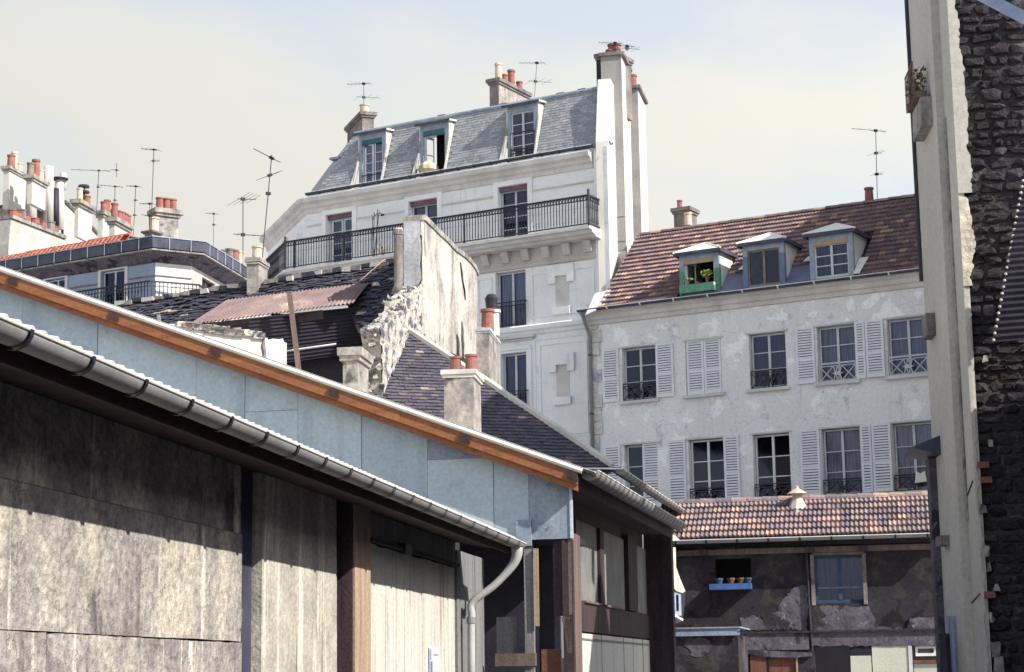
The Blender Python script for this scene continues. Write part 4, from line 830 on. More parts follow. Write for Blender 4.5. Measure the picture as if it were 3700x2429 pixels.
# roof-top chimneys (parts of the building)
tA = T+1.6; a0 = FA.S(c('C', 1080, 350), tA); a1 = FA.S(c('C', 1250, 350), tA); z1 = FA.Z(c('C', 1170, 245), tA)
chimney(B_, FA, a0, a1-.02, tA, tA+1.1, 19.5, z1, 'chim', .07, .13, None, [(a0+.32, tA+.5, .14, .42, 'terracotta'), (a0+.5, tA+.5, .13, .4, 'terracotta')])
m = MB(); m.box(FA, a0-.01, a0+.34, tA-.012, tA-.002, 19.6, z1); part(B_, 'dark_panel', m, MT['mortar'])  # darker strip over the left of the chimney front
tM = T+1.3; a0 = FA.S(c('B', 1940, 330), tM); a1 = FA.S(c('B', 2018, 330), tM); z1 = FA.Z(c('B', 1980, 232), tM); dep = FA.side(c('B', 2250, 378), a1)[0]-tM
dep = max(2.0, min(6, dep))
pp = [(.3, .12, .62, 'pot_pale'), (.7, .10, .34, 'terracotta'), (1.15, .12, .62, 'terracotta'), (1.7, .11, .35, 'terracotta'), (2.2, .13, .55, 'pot_pale'), (2.75, .12, .35, 'terracotta'), (3.3, .13, .5, 'pot_pale')]
o = chimney(B_, FA, a0, a1, tM, tM+dep, 19.2, z1, 'chim_mid', .1, .12, 'chim', [((a0+a1)/2, tM+d, r, h, pm) for d, r, h, pm in pp if d < dep])
m = MB(); m.box(FA, a0, a1-.001, tM-.012, tM-.002, 19.3, z1); part(o, 'dark_panel', m, MT['chim'])  # darker sheet over the whole chimney front
chim_px(B_, 70, FA.P(FA.S(c('B', 850, 560), T+1.3), T+1.3, 0).y, c('B', 850, 570), c('B', 948, 570), c('B', 900, 515), c('B', 880, 720), depth=2.0, mat='chim', cap=.10, caph=.12, pots=((.35, .12, .16, .32, 'pot_pale'),))
# rods and trellis on the balcony
tr = thing('plant_trellis', 'fan shaped wire plant trellis standing on the long balcony', 'trellis', FA.P(FA.S(c('D', 800, 470), rt_+.3), rt_+.3, zf+.03), 120.04)
m = MB(); b = tr.location.copy()
for x, y in ((770, 150), (785, 130), (808, 110), (820, 118), (770, 240)):
    m.tube([b+FA.u*rnd.uniform(-.15, .1), pxp(c('D', x, y), FA, rt_+.3)], .012, 5)
part(tr, 'rod', m, MT['iron']); m = MB(); a = [pxp(c('D', x, y), FA, rt_+.3) for x, y in ((772, 190), (785, 160), (805, 140), (830, 138), (845, 150))]; m.tube(a, .012, 5); m.bar(a[-1]-FA.u*.06, a[-1]+FA.u*.04, .06, .06); part(tr, 'hoop', m, MT['iron'])
plant('pale flowering plant behind the balcony railing beside the trellis', 'plant', FA.P(FA.S(c('D', 850, 470), rt_+.25), rt_+.25, zf+.06), 60, .36, .3, .045, 'sack')
def jag(pts, step, amp, r=random.Random(9)):
    out = []
    for i in range(len(pts)):
        a, b = pts[i], pts[(i+1) % len(pts)]; L_ = math.hypot(b[0]-a[0], b[1]-a[1]); n = max(1, int(L_/step))
        for k in range(n): f = k/n; out.append((a[0]+(b[0]-a[0])*f+r.gauss(0, amp), a[1]+(b[1]-a[1])*f+r.gauss(0, amp)))
    return out
# ================================================================== low outbuilding with interlocking tiles
p = atY((2900, 2430), 46); FB = Fr((p.x, p.y), 101.9)
LB = thing('outbuilding', 'low sooty outbuilding with a weathered clay tile lean-to roof and a blue window ledge', 'outbuilding', FB.P(0, .4, 0), 101.9)
bs0, bs1 = -3.35, 3.6; WT = .35
def fb(k, x, y, t=WT): return FB.hit(c(k, x, y), t)
def fbS(x, t=WT): return FB.S(c('I', x, 1100), t)
def fbZ(y, t=WT): return FB.Z(c('I', 1450, y), t)
oA = (fbS(775), fbS(985), fbZ(1040), fbZ(890)); oB = (fbS(1350), fbS(1640), fbZ(1165), fbZ(890))
zbm = fbZ(1415); oC = (fbS(1330), fbS(1530), 0.02, zbm); oD = (fbS(1660), fbS(1885), 0.02, zbm-.001); oE = (fbS(1895), fbS(2056), .9, zbm-.02)
oF = (fbS(1535), fbS(1655), .02, zbm-.002); oG = (fbS(955), fbS(1225), .02, fbZ(1440))
m = MB(); wall_grid(m, FB, bs0, bs1, 0, 4.7, WT, [oA, oB, oC, oE, oG], .25); part(LB, 'wall', m, MT['soot'])
m = MB(); m.box(FB, oA[0]-.6, oB[1]+2.2, 3.4, 3.5, 0, 4.6); part(LB, 'dark_interior', m, MT['room'])
m = MB(); m.slab([FB.P(FB.S(c('I', x, y), WT), WT-.05, FB.Z(c('I', x, y), WT)) for x, y in jag([(1322, 1180), (1660, 1182), (1690, 1250), (1700, 1300), (1880, 1310), (1900, 1250), (2060, 1240), (2070, 1330), (2070, 1412), (1322, 1412)], 16, 4)], FB.v*.049); part(LB, 'patched_render', m, MT['soot_pale'])
# the same lighter render, ragged, around and left of the pipe
pts = [(915, 1250), (1000, 1240), (1060, 1255), (1130, 1200), (1180, 1130), (1215, 1085), (1260, 1060), (1300, 1060), (1303, 1320), (930, 1320), (925, 1290)]
m = MB(); m.slab([FB.P(FB.S(c('I', x, y), WT), WT-.012, FB.Z(c('I', x, y), WT)) for x, y in jag(pts, 14, 6)], FB.v*.011); part(LB, 'render_patch', m, MT['soot_pale'])
m = MB(); m.box(FB, fbS(935), fbS(1303), WT-.07, WT-.001, fbZ(1430), fbZ(1332)); part(LB, 'render_band', m, MT['soot_pale'])
m = MB(); m.box(FB, bs0+.6, bs1, WT-.11, WT-.052, fbZ(1332), fbZ(1321)); part(LB, 'ledge', m, MT['mortar'])
m = MB(); m.box(FB, bs0, bs1-.01, WT-.09, WT-.001, fbZ(870), fbZ(838)); part(LB, 'wall_plate', m, MT['wood_brown'])
for x in (540, 720, 1330, 1640): m = MB(); s_ = fbS(x); m.box(FB, s_-.1, s_+.1, -.02, WT-.01, fbZ(868)-.02, fbZ(838)-.01); part(LB, 'rafter_end', m, MT['wood_dark'])
for x in (1340, 1640): m = MB(); m.box(FB, fbS(x)-.05, fbS(x)+.04, WT-.04, WT-.002, fbZ(1175), fbZ(880)); part(LB, 'window_jamb', m, MT['chim'])
m = MB(); m.box(FB, fbS(1340), fbS(1640), WT-.06, WT-.002, fbZ(888), fbZ(872)); part(LB, 'window_head', m, MT['wood_brown'])
window(LB, FB, *oB, WT+.08, 1, 2, 'dark_blue', 'curtain_dark', bars=(.06, .08, .03))
m = MB(); zz = fbZ(1075); m.box(FB, oB[0]+.06, oB[1]-.06, WT+.055, WT+.079, zz-.02, zz+.02); part(LB, 'glazing_bar', m, MT['dormer_blue'])
m = MB(); m.tube([FB.P(fbS(1308), WT-.06, fbZ(870)), FB.P(fbS(1312), WT-.06, fbZ(1200)), FB.P(fbS(1318), WT-.06, fbZ(1440))], .03, 8); part(LB, 'downpipe', m, MT['iron'])
m = MB(); m.box(FB, oF[0], oF[1], WT-.02, WT-.002, .02, fbZ(1470)); part(LB, 'shop_panel', m, MT['pale_panel'])
m = MB(); m.box(FB, oF[0], oF[1], WT-.02, WT-.002, fbZ(1469), zbm-.01); part(LB, 'dark_transom', m, MT['room'])
m = MB(); m.box(FB, oD[0], oD[1]-.08, WT-.03, WT-.002, .02, zbm-.01); part(LB, 'shop_panel', m, MT['pale_panel'])
m = MB(); m.box(FB, oD[1]-.07, oD[1]+.02, WT-.05, WT-.002, .02, zbm-.01); part(LB, 'door_post', m, MT['grey_paint'])
window(LB, FB, oE[0]+.06, oE[1]-.12, fbZ(1478), zbm-.03, WT+.02, 1, 1, 'white'); m = MB(); m.box(FB, *oE[:2], WT-.01, WT+.03, fbZ(1520), fbZ(1500)); part(LB, 'window_bar', m, MT['door_brown'])
m = MB(); m.box(FB, *oE[:2], WT+.04, WT+.06, .9, fbZ(1522)); part(LB, 'pale_panel', m, MT['pale_panel'])
for i, (x0, x1) in enumerate(((960, 1050), (1068, 1140), (1142, 1222))):
    m = MB(); m.box(FB, fbS(x0), fbS(x1), WT+.02+(0 if i else -.05), WT+.06, .05, fbZ(1478 if i else 1458)); part(LB, 'door_leaf', m, MT['door_brown'])
m = MB(); m.box(FB, fbS(1222), fbS(1232), WT-.04, WT+.02, .05, fbZ(1475)); part(LB, 'door_edge', m, MT['wood_post'])
pts = [(940, 1430), (1100, 1440), (1260, 1445), (1330, 1450), (1330, 1470), (1230, 1478), (1060, 1475), (960, 1456)]
m = MB(); m.slab([FB.P(FB.S(c('I', x, y), WT), WT-.08, FB.Z(c('I', x, y), WT)) for x, y in pts], FB.v*.07); part(LB, 'sagging_lintel', m, MT['soot_pale'])
RB = Roof(FB, -.02, 4.90, 33); rb = RB.hit(c('I', 1450, 562))[1]; lp = RB.poly([c('I', 618, 590)])[0]
lpoly = [(bs0+.02, 0), (bs1, 0), (bs1, rb), (bs0+.02, rb)]
m = roofpoly(RB, lpoly, 0, .08); m.ext(MB().slab([RB.P(bs0, rb), RB.P(bs1, rb), RB.P(bs1, rb)+FB.v*2.2+Vector((0, 0, -1.4)), RB.P(bs0, rb)+FB.v*2.2+Vector((0, 0, -1.4))], Vector((0, 0, -.06)))); rB = part(LB, 'roof', m, MT['mortar'])
RL = rb/6.05; tl = tile_wave('tile', .225, RL, MT['clay_low'], 2, .022); fill(rB, 'tile', tl, rows(RB, lpoly, .225, RL, (.003, .006, .003), offset=0), MT['clay_low'])
a = bs0+.1
while a < bs1:
    b = a+.42; pts = [[RB.P(e, rb, -.02)+FB.v*(math.cos(math.pi*k/6)*.13)+Vector((0, 0, math.sin(math.pi*k/6)*.12+dz)) for k in range(7)] for e, dz in ((a, .015), (b-.02, 0))]
    m = MB(); m.strip(pts[0], pts[1]); part(rB, 'ridge_tile', m, MT['clay_low']); a = b-.03
gutter(LB, FB.P(bs0, -.1, 4.87), FB.P(bs1, -.1, 4.87), .085, [k*.75+.4 for k in range(9)])
# white clay chimney cowl in front of the window
vp = FB.P(FB.S(c('I', 1248, 600), 1.2), 1.2, 0); z0 = FB.Z(c('I', 1248, 620), 1.2)
m = MB(); m.lathe(Vector((vp.x, vp.y, z0)), [(.27, -.25), (.25, 0), (.16, .18), (.13, .24)], 10); o = part(LB, 'vent_base', m, MT['chim_white'])
m = MB(); m.lathe(Vector((vp.x, vp.y, z0)), [(.12, .22), (.12, .36), (.26, .37), (.13, .46), (.05, .50), (.03, .56), (.001, .58)], 10); part(o, 'cowl', m, MT['pot_pale'])
# window ledge with pots
lg = thing('window_ledge_box', 'bright blue ledge box under the dark square window', 'window box', FB.P((oA[0]+oA[1])/2, WT-.2, oA[2]-.02), 101.9)
m = MB(); m.box(FB, oA[0]-.12, oA[1]+.01, WT-.30, WT-.005, oA[2]-.14, oA[2]+.0); part(lg, 'box', m, MT['blue'])
for i, (x, mt, lb) in enumerate(((800, 'dark_blue', 'small blue pot on the blue ledge'), (868, 'terracotta', 'dark red flower pot near the middle of the blue ledge'), (925, 'terracotta', 'dark red flower pot nearer the right end of the blue ledge'), (965, 'dark_blue', 'blue pot at the right end of the blue ledge'))):
    m = MB(); m.lathe(FB.P(fbS(x), WT-.10, oA[2]), [(.07, 0), (.095, .09), (.11, .10), (.105, .14), (.08, .14), (.07, .08)], 10); single('flower_pot', lb, 'pot', m, MT['door_brown' if mt == 'terracotta' else mt], 'pots on the blue ledge')
# blue-grey zinc canopy of the little annexe in front
yA = 43.2; p = atY(c('I', 510, 1340), yA); FQ = Fr((p.x, p.y), 101.9); qa = FQ.S(c('I', 912, 1320)); zq0, zq1 = FQ.Z(c('I', 700, 1353)), FQ.Z(c('I', 700, 1303))
AN = thing('annexe', 'small dark annexe under a blue-grey zinc edged flat roof', 'annexe', FQ.P(qa/2, .2, 0), 101.9)
m = MB(); m.box(FQ, -1.2, qa-.05, .1, 2.4, 0, zq0+.01); part(AN, 'wall', m, MT['soot'])
m = MB(); m.box(FQ, -1.2, qa, 0, .04, zq0, zq1-.03); part(AN, 'fascia', m, MT['blue_zinc'])
m = MB(); m.box(FQ, -1.2, qa+.02, -.03, 2.5, zq1-.03, zq1); part(AN, 'flat_roof', m, MT['blue_zinc'])
m = MB(); m.add([FQ.P(FQ.S(c('I', x, y), .05), .09, FQ.Z(c('I', x, y), .05)) for x, y in jag([(575, 1360), (700, 1358), (760, 1400), (720, 1470), (640, 1475)], 14, 6)], [tuple(range(len(jag([(575, 1360), (700, 1358), (760, 1400), (720, 1470), (640, 1475)], 14, 0))))]); part(AN, 'render_patch', m, MT['soot_pale'])
m = MB(); m.bar(FQ.P(qa-.02, 0, zq1-.1), pxp(c('I', 956, 1460), FB, .2), .05, .05); part(AN, 'stay_bar', m, MT['iron'])

# ================================================================== zinc clad shed: gable, verge, eave wall
p = atY((2076, 2430), 29); FW = Fr((p.x, p.y), 11.9); FZ = Fr((p.x, p.y), 101.9)
ZS = thing('zinc_clad_shed', 'shed with a zinc sheeted gable, orange verge boards and a timber lower floor', 'shed', FZ.P(-2, 0, 0), 101.9)
vz = lambda s_: 4.83-.3822*s_          # top of verge along the gable
jx = [84, 355, 710, 886, 1077, 1307, 1545, 1784, 1912]; js = [-10.6]+[FZ.S((x, 1950)) for x in ()]
js = [-10.6]+[FZ.S((x, 1000+x*.45)) for x in jx]+[0.0]
zb_ = 3.737
m = MB(); m.slab([FZ.P(a, .02, z) for a, z in ((-10.6, zb_), (0, zb_), (0, vz(0)-.3), (-10.6, vz(-10.6)-.3))], FZ.v*.12); part(ZS, 'gable_wall', m, MT['wood_dark'])
for i in range(len(js)-1):
    a, b = js[i]+.004, js[i+1]-.003; off = -.004-.008*(i % 2); segs = [(3.0 if b < -1.2 else zb_, None)]
    splits = {7: 5.02, 4: 5.9, 8: None}.get(i)
    zs = [zb_]+([splits] if splits else [])
    for j, z0 in enumerate(zs):
        z1a = zs[j+1]-.006 if j+1 < len(zs) else None
        pts = [(a, z0), (b, z0), (b, z1a or vz(b)-.28), (a, z1a or vz(a)-.28)]
        m = MB(); m.slab([FZ.P(x, off-.003*j, z) for x, z in pts], FZ.v*.006); part(ZS, 'zinc_sheet', m, MT['zinc_old' if (i == 7 and j == 1) or i >= 8 and i % 2 else 'zinc'], 'flaking dark zinc sheet' if (i == 7 and j == 1) else None)
m = MB(); m.box(FZ, -.02, .02, -.03, .03, zb_, 4.7); part(ZS, 'corner_strip', m, MT['zinc'])
# verge: white capping, upper and lower boards, purlin ends, soffit
def vbar(s0, s1, t0, t1, h0, h1): return MB().hexa([FZ.P(a, t, vz(a)+h) for h in (h0, h1) for a, t in ((s0, t0), (s1, t0), (s1, t1), (s0, t1))])
m = MB(); m.tube([FZ.P(a, -.33, vz(a)-.02) for a in (-10.8, .24)], .042, 10); m.hexa([FZ.P(a, t, vz(a)+h) for h in (-.02, .018) for a, t in ((-10.8, -.33), (.24, -.33), (.24, -.18), (-10.8, -.18))]); part(ZS, 'verge_capping', m, MT['zinc_light'], smooth=False)
cuts = [-10.8, -6.55, -2.6, .17]
for i in range(3): part(ZS, 'verge_board', vbar(cuts[i], cuts[i+1]-.004, -.34+.004*i, -.30, -.245, -.056), MT['wood_orange'])
part(ZS, 'lower_verge_board', vbar(-10.8, .16, -.30, -.26, -.345, -.225), MT['wood_orange'])
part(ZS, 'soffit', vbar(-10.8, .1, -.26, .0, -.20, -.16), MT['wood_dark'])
for x, y in ((48, 1003), (413, 1130), (780, 1262), (1207, 1405), (1679, 1571), (2068, 1712)):
    s_ = FZ.S((x, y), -.35); part(ZS, 'purlin_end', vbar(s_-.08, s_+.08, -.365, .3, -.20, -.09), MT['wood_dark'])
# roof sheets: pitched down to the eave
EZ = 4.72; eo = -.42; WD = .45
def wr(s_, t): return FW.P(s_, t, EZ-.07+(t-eo)*.3822)
m = MB().hexa([wr(-.34, eo), wr(11.1, eo), wr(11.1, 10.5), wr(-.34, 10.5)]+[q+Vector((0, 0, .05)) for q in (wr(-.34, eo), wr(11.1, eo), wr(11.1, 10.5), wr(-.34, 10.5))]); part(ZS, 'roof', m, MT['corr_dark']); part(ZS, 'bounce_sheet', MB().hexa([q+Vector((0, 0, d_)) for d_ in (.052, .065) for q in (wr(-.30, eo), wr(11.1, eo), wr(11.1, 10.5), wr(-.30, 10.5))]), MT['corr_pale'])  # unseen pale top sheet added to reflect light onto the facades
g0, g1 = FW.P(-.16, -.31, EZ+.02), FW.P(10.75, -.31, EZ+.02)
gutter(ZS, g0, g1, .145, [.25+k*.47 for k in range(23)])
m = MB(); m.box(FW, -.1, 10.9, -.14, -.10, EZ-.25, EZ-.05); part(ZS, 'eave_board', m, MT['wood_dark'])
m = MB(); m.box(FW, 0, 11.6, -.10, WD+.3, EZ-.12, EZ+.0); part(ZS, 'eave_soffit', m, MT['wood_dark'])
def ow(k, x, y, t=None): return FW.hit(c(k, x, y), WD if t is None else t)
wS = lambda x, t=None: FW.S(c('O', x, 900), WD if t is None else t)
m = MB(); m.box(FW, wS(1785), 11.6, WD+.12, WD+.2, 0, EZ-.02); part(ZS, 'side_wall', m, MT['wood_dark'])
m = MB(); m.box(FW, 0, .14, 0, .16, 0, zb_-.02); part(ZS, 'corner_post', m, MT['wood_dark'])
m = MB(); m.box(FW, .16, wS(1785, .03), .03, .16, 0, FW.Z(c('O', 1770, 460))); part(ZS, 'post', m, MT['wood_brown'])
zpb = ow('O', 1860, 955)[1]; zbb = ow('O', 1960, 1170)[1]
def wpan(x0, x1, z0, z1, t, nm, mt): m = MB(); m.box(FW, wS(x0), wS(x1), WD+t, WD+.119, z0, z1); return part(ZS, nm, m, MT[mt])
wpan(1790, 1936, zpb+.02, 4.3, .08, 'wall_panel', 'panel_grey'); wpan(1966, 2126, zpb+.02, 4.3, .08, 'wall_panel', 'panel_grey'); wpan(2195, 2290, zpb+.02, 4.3, .08, 'wall_panel', 'panel_grey')
wpan(1938, 1964, zpb+.02, 4.3, .02, 'stud', 'wood_dark'); wpan(2130, 2192, zpb+.02, 4.4, .0, 'stud', 'wood_dark')
wpan(1787, 2400, zbb, zpb, .03, 'middle_rail', 'wood_dark')
for x0, x1 in ((1818, 1930), (1962, 2076)): a, b = wS(x0), wS(x1); m = MB(); m.box(FW, a, b, WD-.01, WD+.07, zpb, zpb+.035); part(ZS, 'panel_sill', m, MT['wood_brown'])
bx = [1788, 1870, 1945, 2025, 2100, 2168, 2235, 2292]
for i in range(7): wpan(bx[i]+2, bx[i+1]-2, 0, zbb-.03, .05+.006*(i % 2), 'board', 'plank_bright')
wpan(1788, 2292, zbb-.14, zbb-.11, .035, 'board_batten', 'plank_grey')
for x in (1945, 2100, 2235): m = MB(); s_ = wS(x); m.box(FW, s_-.02, s_+.02, WD, WD+.05, zbb-1.05, zbb-.7); part(ZS, 'latch', m, MT['iron'])
m = MB(); m.box(FW, wS(2296), 11.75, -.02, WD+.119, 0, EZ-.02); part(ZS, 'end_post', m, MT['wood_dark'])
# porch timbers under the gable
zg = lambda x, y, t=0: FZ.hit(c('O', x, y), t)
def tb_(x0, x1, y0, y1, t0, t1, nm, mt, lb=None):
    a0 = FZ.S(c('O', x0, (y0+y1)/2), t0); a1 = FZ.S(c('O', x1, (y0+y1)/2), t0); z1 = FZ.Z(c('O', (x0+x1)/2, y0), t0); z0 = FZ.Z(c('O', (x0+x1)/2, y1), t0) if y1 < 1440 else 0
    m = MB(); m.box(FZ, a0, a1, t0, t1, z0, z1, .004); return part(ZS, nm, m, MT[mt], lb)
tb_(1380, 1442, 490, 1446, .05, .2, 'post', 'plank_grey'); tb_(1446, 1478, 560, 1115, .0, .05, 'door_edge', 'wood_post')
tb_(1168, 1455, 1312, 1402, .02, .16, 'tie_beam', 'wood_brown'); tb_(1590, 1692, 492, 1040, .05, .25, 'hanging_post', 'wood_dark')
tb_(1693, 1718, 492, 1035, .0, .24, 'post_face', 'wood_brown'); tb_(1500, 1640, 1280, 1446, .1, .14, 'rusty_panel', 'door_brown'); tb_(1642, 1662, 1345, 1446, .05, .1, 'batten', 'wood_post')
tb_(1482, 1588, 560, 1446, .5, .56, 'inner_panel', 'corr_dark'); tb_(1180, 1325, 1050, 1312, .45, .5, 'inner_board', 'plank_grey')
m = MB(); pts = [(1640, 1050), (1718, 1045), (1720, 1310), (1690, 1310), (1668, 1160)]
m.slab([FZ.P(FZ.S(c('O', x, y)), 0, FZ.Z(c('O', x, y))) for x, y in pts], FZ.v*.15); part(ZS, 'bracket', m, MT['wood_brown'])
m = MB(); m.box(FZ, -9, -.62, 2.2, 2.3, 0, zb_+.6); m.box(FZ, -5.2, -.16, .121, 2.2, zb_+.02, zb_+.12); part(ZS, 'porch_lining', m, MT['corr_dark'])
m = MB(); m.box(FZ, FZ.S(c('O', 1320, 500), -.05), FZ.S(c('O', 1428, 500), -.05), -.06, -.01, FZ.Z(c('O', 1400, 540), -.05), zb_+.3); part(ZS, 'zinc_flap', m, MT['zinc_old'])

# ================================================================== front shed with big zinc gutter
p = atY((0, 2430), 9.9); FS = Fr((p.x, p.y), 8.93); OV = .9; GS1 = 18.1
SH = thing('front_shed', 'long shed with a big half round zinc gutter, stained block wall and peeling white doors', 'shed', FS.P(8, OV, 0), 8.93)
gr = .093; GZ = 3.585
bands = [.40+.905*k+.03 for k in range(-3, 20)]
q0 = FS.S((103, 1172)); bands = [((q0 % .905)-.905*0+.905*k)+3.0 for k in range(-3, 20)]
gutter(SH, FS.P(-3, gr, GZ), FS.P(GS1, gr, GZ), gr, [b for b in bands if 0 < b < 21])
m = MB(); m.box(FS, -3, GS1-.3, 2*gr+.02, 2*gr+.05, GZ-.155, GZ-.01); part(SH, 'fascia_board', m, MT['wood_fascia'])
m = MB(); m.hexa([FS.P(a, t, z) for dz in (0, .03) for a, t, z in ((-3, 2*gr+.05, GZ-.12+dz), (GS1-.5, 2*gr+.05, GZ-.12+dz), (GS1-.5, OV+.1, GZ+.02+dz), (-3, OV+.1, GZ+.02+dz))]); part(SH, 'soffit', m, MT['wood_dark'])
n_ = int(20.8/.177); A = FS.P(-3, gr*1.0, GZ+.045); Bq = FS.P(-3+n_*.177, gr*1.0, GZ+.045); up_ = FS.v*5.5+Vector((0, 0, .95))
m = corr(A+up_, Bq+up_, Bq, A, n_, .026, 8); part(SH, 'corrugated_roof', m, MT['corr_pale'])
# swan-neck downpipe
sx = lambda x, y, t: FS.P(FS.S(c('O', x, y), t), t, FS.Z(c('O', x, y), t))
e = GS1-.25
dpp = [FS.P(e, gr, GZ-gr+.02), FS.P(e, gr+.01, GZ-.20), FS.P(e, gr+.10, GZ-.36), FS.P(e-.02, .45, GZ-.62), FS.P(e-.04, .75, GZ-.84), FS.P(e-.05, OV-.14, GZ-1.02), FS.P(e-.05, OV-.13, GZ-1.2), FS.P(e-.05, OV-.13, 0)]
def sub(pts):
    r = []
    for i in range(len(pts)-1):
        for f in (0, .25, .5, .75): 
            p_ = [pts[max(i-1, 0)], pts[i], pts[i+1], pts[min(i+2, len(pts)-1)]]; t = f
            r.append(.5*((2*p_[1])+(p_[2]-p_[0])*t+(2*p_[0]-5*p_[1]+4*p_[2]-p_[3])*t*t+(-p_[0]+3*p_[1]-3*p_[2]+p_[3])*t*t*t))
    return r+[pts[-1]]
m = MB(); pp_ = sub(dpp[:7])+[dpp[7]]; m.tube(pp_, [.085-.03*min(1, i/10) for i in range(len(pp_))], 12); part(SH, 'downpipe', m, MT['pipe_pale'], smooth=True)
m = MB(); m.lathe(FS.P(e-.05, OV-.13, GZ-1.14), [(.056, 0), (.066, .0), (.066, .09), (.056, .09)], 12); part(SH, 'pipe_collar', m, MT['gutter'])
# the wall: stained blocks in courses
nS = lambda x: FS.S((x, 2200), OV)
zj = 2.03; zj2 = 2.98
blocks = [(-3, 2.75, 0, zj), (2.753, 4.55, 0, zj-.003), (4.553, 7.12, 0, zj-.006), (-3, 7.10, zj, zj2), (-3, 7.05, zj2, GZ)]
for i, (a, b, z0, z1) in enumerate(blocks):
    m = MB(); n = 26; nz = 3
    tp = [FS.P(a+(b-a)*k/n, OV+.006*rnd.random(), z1-.002-abs(rnd.gauss(0, .0035))*(1 if z1 < 2.5 else .3)) for k in range(n+1)]; bt = [FS.P(a+(b-a)*k/n, OV+.006*rnd.random(), z0+.001+abs(rnd.gauss(0, .003))*(1 if z0 < 2.5 else .3)) for k in range(n+1)]
    m.strip(bt, tp); m.strip(tp, [q+FS.v*.2 for q in tp]); m.strip([q+FS.v*.2 for q in bt], bt)
    rr_ = [FS.P(b+rnd.gauss(0, .012), OV, z0+(z1-z0)*k/10) for k in range(11)]
    m.strip([bt[-1]]+rr_[1:-1]+[tp[-1]], [q+FS.v*.2 for q in [bt[-1]]+rr_[1:-1]+[tp[-1]]]); part(SH, 'wall_block', m, MT['block'])
m = MB(); m.box(FS, -3, 18.5, OV+.16, OV+.3, 0, GZ+.2); part(SH, 'wall_core', m, MT['mortar'])
m = MB(); m.box(FS, nS(950), nS(1221), OV+.01, OV+.159, 0, GZ+.05, .01); part(SH, 'render_panel', m, MT['block2'])
m = MB(); m.box(FS, nS(876), nS(946), OV+.1, OV+.158, 0, GZ+.05); part(SH, 'recessed_post', m, MT['corr_navy'])
m = MB(); m.box(FS, nS(1250), nS(1308), OV-.10, OV+.15, 0, GZ+.02); part(SH, 'timber_post', m, MT['wood_post'])
m = MB(); m.box(FS, nS(1246), nS(1250)-.003, OV-.08, OV+.15, 0, GZ+.0); part(SH, 'post_batten', m, MT['wood_dark'])
m = MB(); m.box(FS, nS(1309)+.003, nS(1325), OV-.03, OV+.10, FS.Z(c('O', 232, 910), OV), GZ); part(SH, 'door_frame', m, MT['plank_white'])
m = MB(); m.box(FS, nS(1309)+.003, nS(1323), OV+.0, OV+.10, 0, FS.Z(c('O', 232, 912), OV)); part(SH, 'door_frame', m, MT['plank_white'])
ztop_ = FS.Z(c('O', 600, 600), OV)
m = MB(); m.box(FS, nS(1326), nS(1652), OV+.02, OV+.10, ztop_+.03, GZ); part(SH, 'transom_boarding', m, MT['plank_grey'])
m = MB(); m.box(FS, nS(1330), nS(1650), OV-.05, OV+.02, ztop_-.01, ztop_+.03); part(SH, 'door_track', m, MT['wood_dark'])
m = MB(); s_ = FS.S(c('O', 510, 570), OV); m.box(FS, s_-.18, s_+.2, OV-.07, OV+.0, ztop_-.05, ztop_+.08); part(SH, 'track_hanger', m, MT['iron'])
xb = [1327, 1371, 1402, 1437, 1471, 1503, 1535, 1568, 1598, 1628, 1652]
for i in range(10):
    a, b = nS(xb[i])+.006, nS(xb[i+1])-.006; m = MB(); o_ = rnd.uniform(0, .014); m.box(FS, a, b, OV+.03+o_, OV+.09, 0, ztop_-.012-rnd.uniform(0, .02)); part(SH, 'door_plank', m, MT['plank_white'])
xg = [1657, 1690, 1722, 1748, 1757]
for i in range(4):
    a, b = nS(xg[i])+.006, nS(xg[i+1])-.004; m = MB(); m.box(FS, a, b, OV+.02+.008*(i % 2), OV+.09, 0, GZ-.1); part(SH, 'grey_board', m, MT['plank_grey'])
ps = nS(1562); m = MB(); a, b = FS.S(c('O', 706, 1350), OV), FS.S(c('O', 770, 1350), OV); zt_ = FS.Z(c('O', 740, 1266), OV)
m.box(FS, a, b, OV+.012, OV+.016, 1.0, zt_); po = part(SH, 'poster', m, MT['white'], 'white poster with blue block marks')
for (x0, x1, y0, y1) in ((.05, .3, .30, .52), (.05, .95, .52, .57), (.05, .95, .70, .76), (.05, .35, .76, 1.0), (.7, .95, .76, .84), (.4, .95, .15, .18), (.05, .18, .05, .28)):
    m = MB(); H_ = .62; m.box(FS, a+(b-a)*x0, a+(b-a)*x1, OV+.009, OV+.0115, zt_-H_*y1, zt_-H_*y0); part(po, 'blue_mark', m, MT['poster_blue'])

# ================================================================== brown tiled house with hip
cY = 38.0; p = atY((2217, 1694), cY); FN = Fr((p.x, p.y), 72); nz = p.z
BN = thing('brown_tiled_house', 'house with a steep brown flat tile roof and white mortared hip', 'house', FN.P(-4, 1, 0), 72)
RN = Roof(FN, 0, nz, 44)
np_ = RN.poly([(2217, 1692), (1850, 1440), (1485, 1206), (1466, 1222), (1448, 1264), (1430, 1310), (1404, 1359), (1378, 1420), (1330, 1470), (1500, 1690), (2110, 1700)])
rN = part(BN, 'roof', roofpoly(RN, np_, 0, .1), MT['mortar'])
tf_ = tile_flat('tile', .17, .112, MT['brown'], .022, .042)
vis = RN.poly([(2217, 1692), (1850, 1440), (1485, 1206), (1466, 1222), (1448, 1264), (1430, 1310), (1404, 1359), (1378, 1420), (1310, 1440), (1330, 1480), (1800, 1680), (2100, 1740), (2217, 1720)])
fill(rN, 'tile', tf_, rows(RN, vis, .17, .112, (.004, .005, .0045)), MT['brown'])
h0, h1 = RN.P(*np_[0]), RN.P(*np_[2])
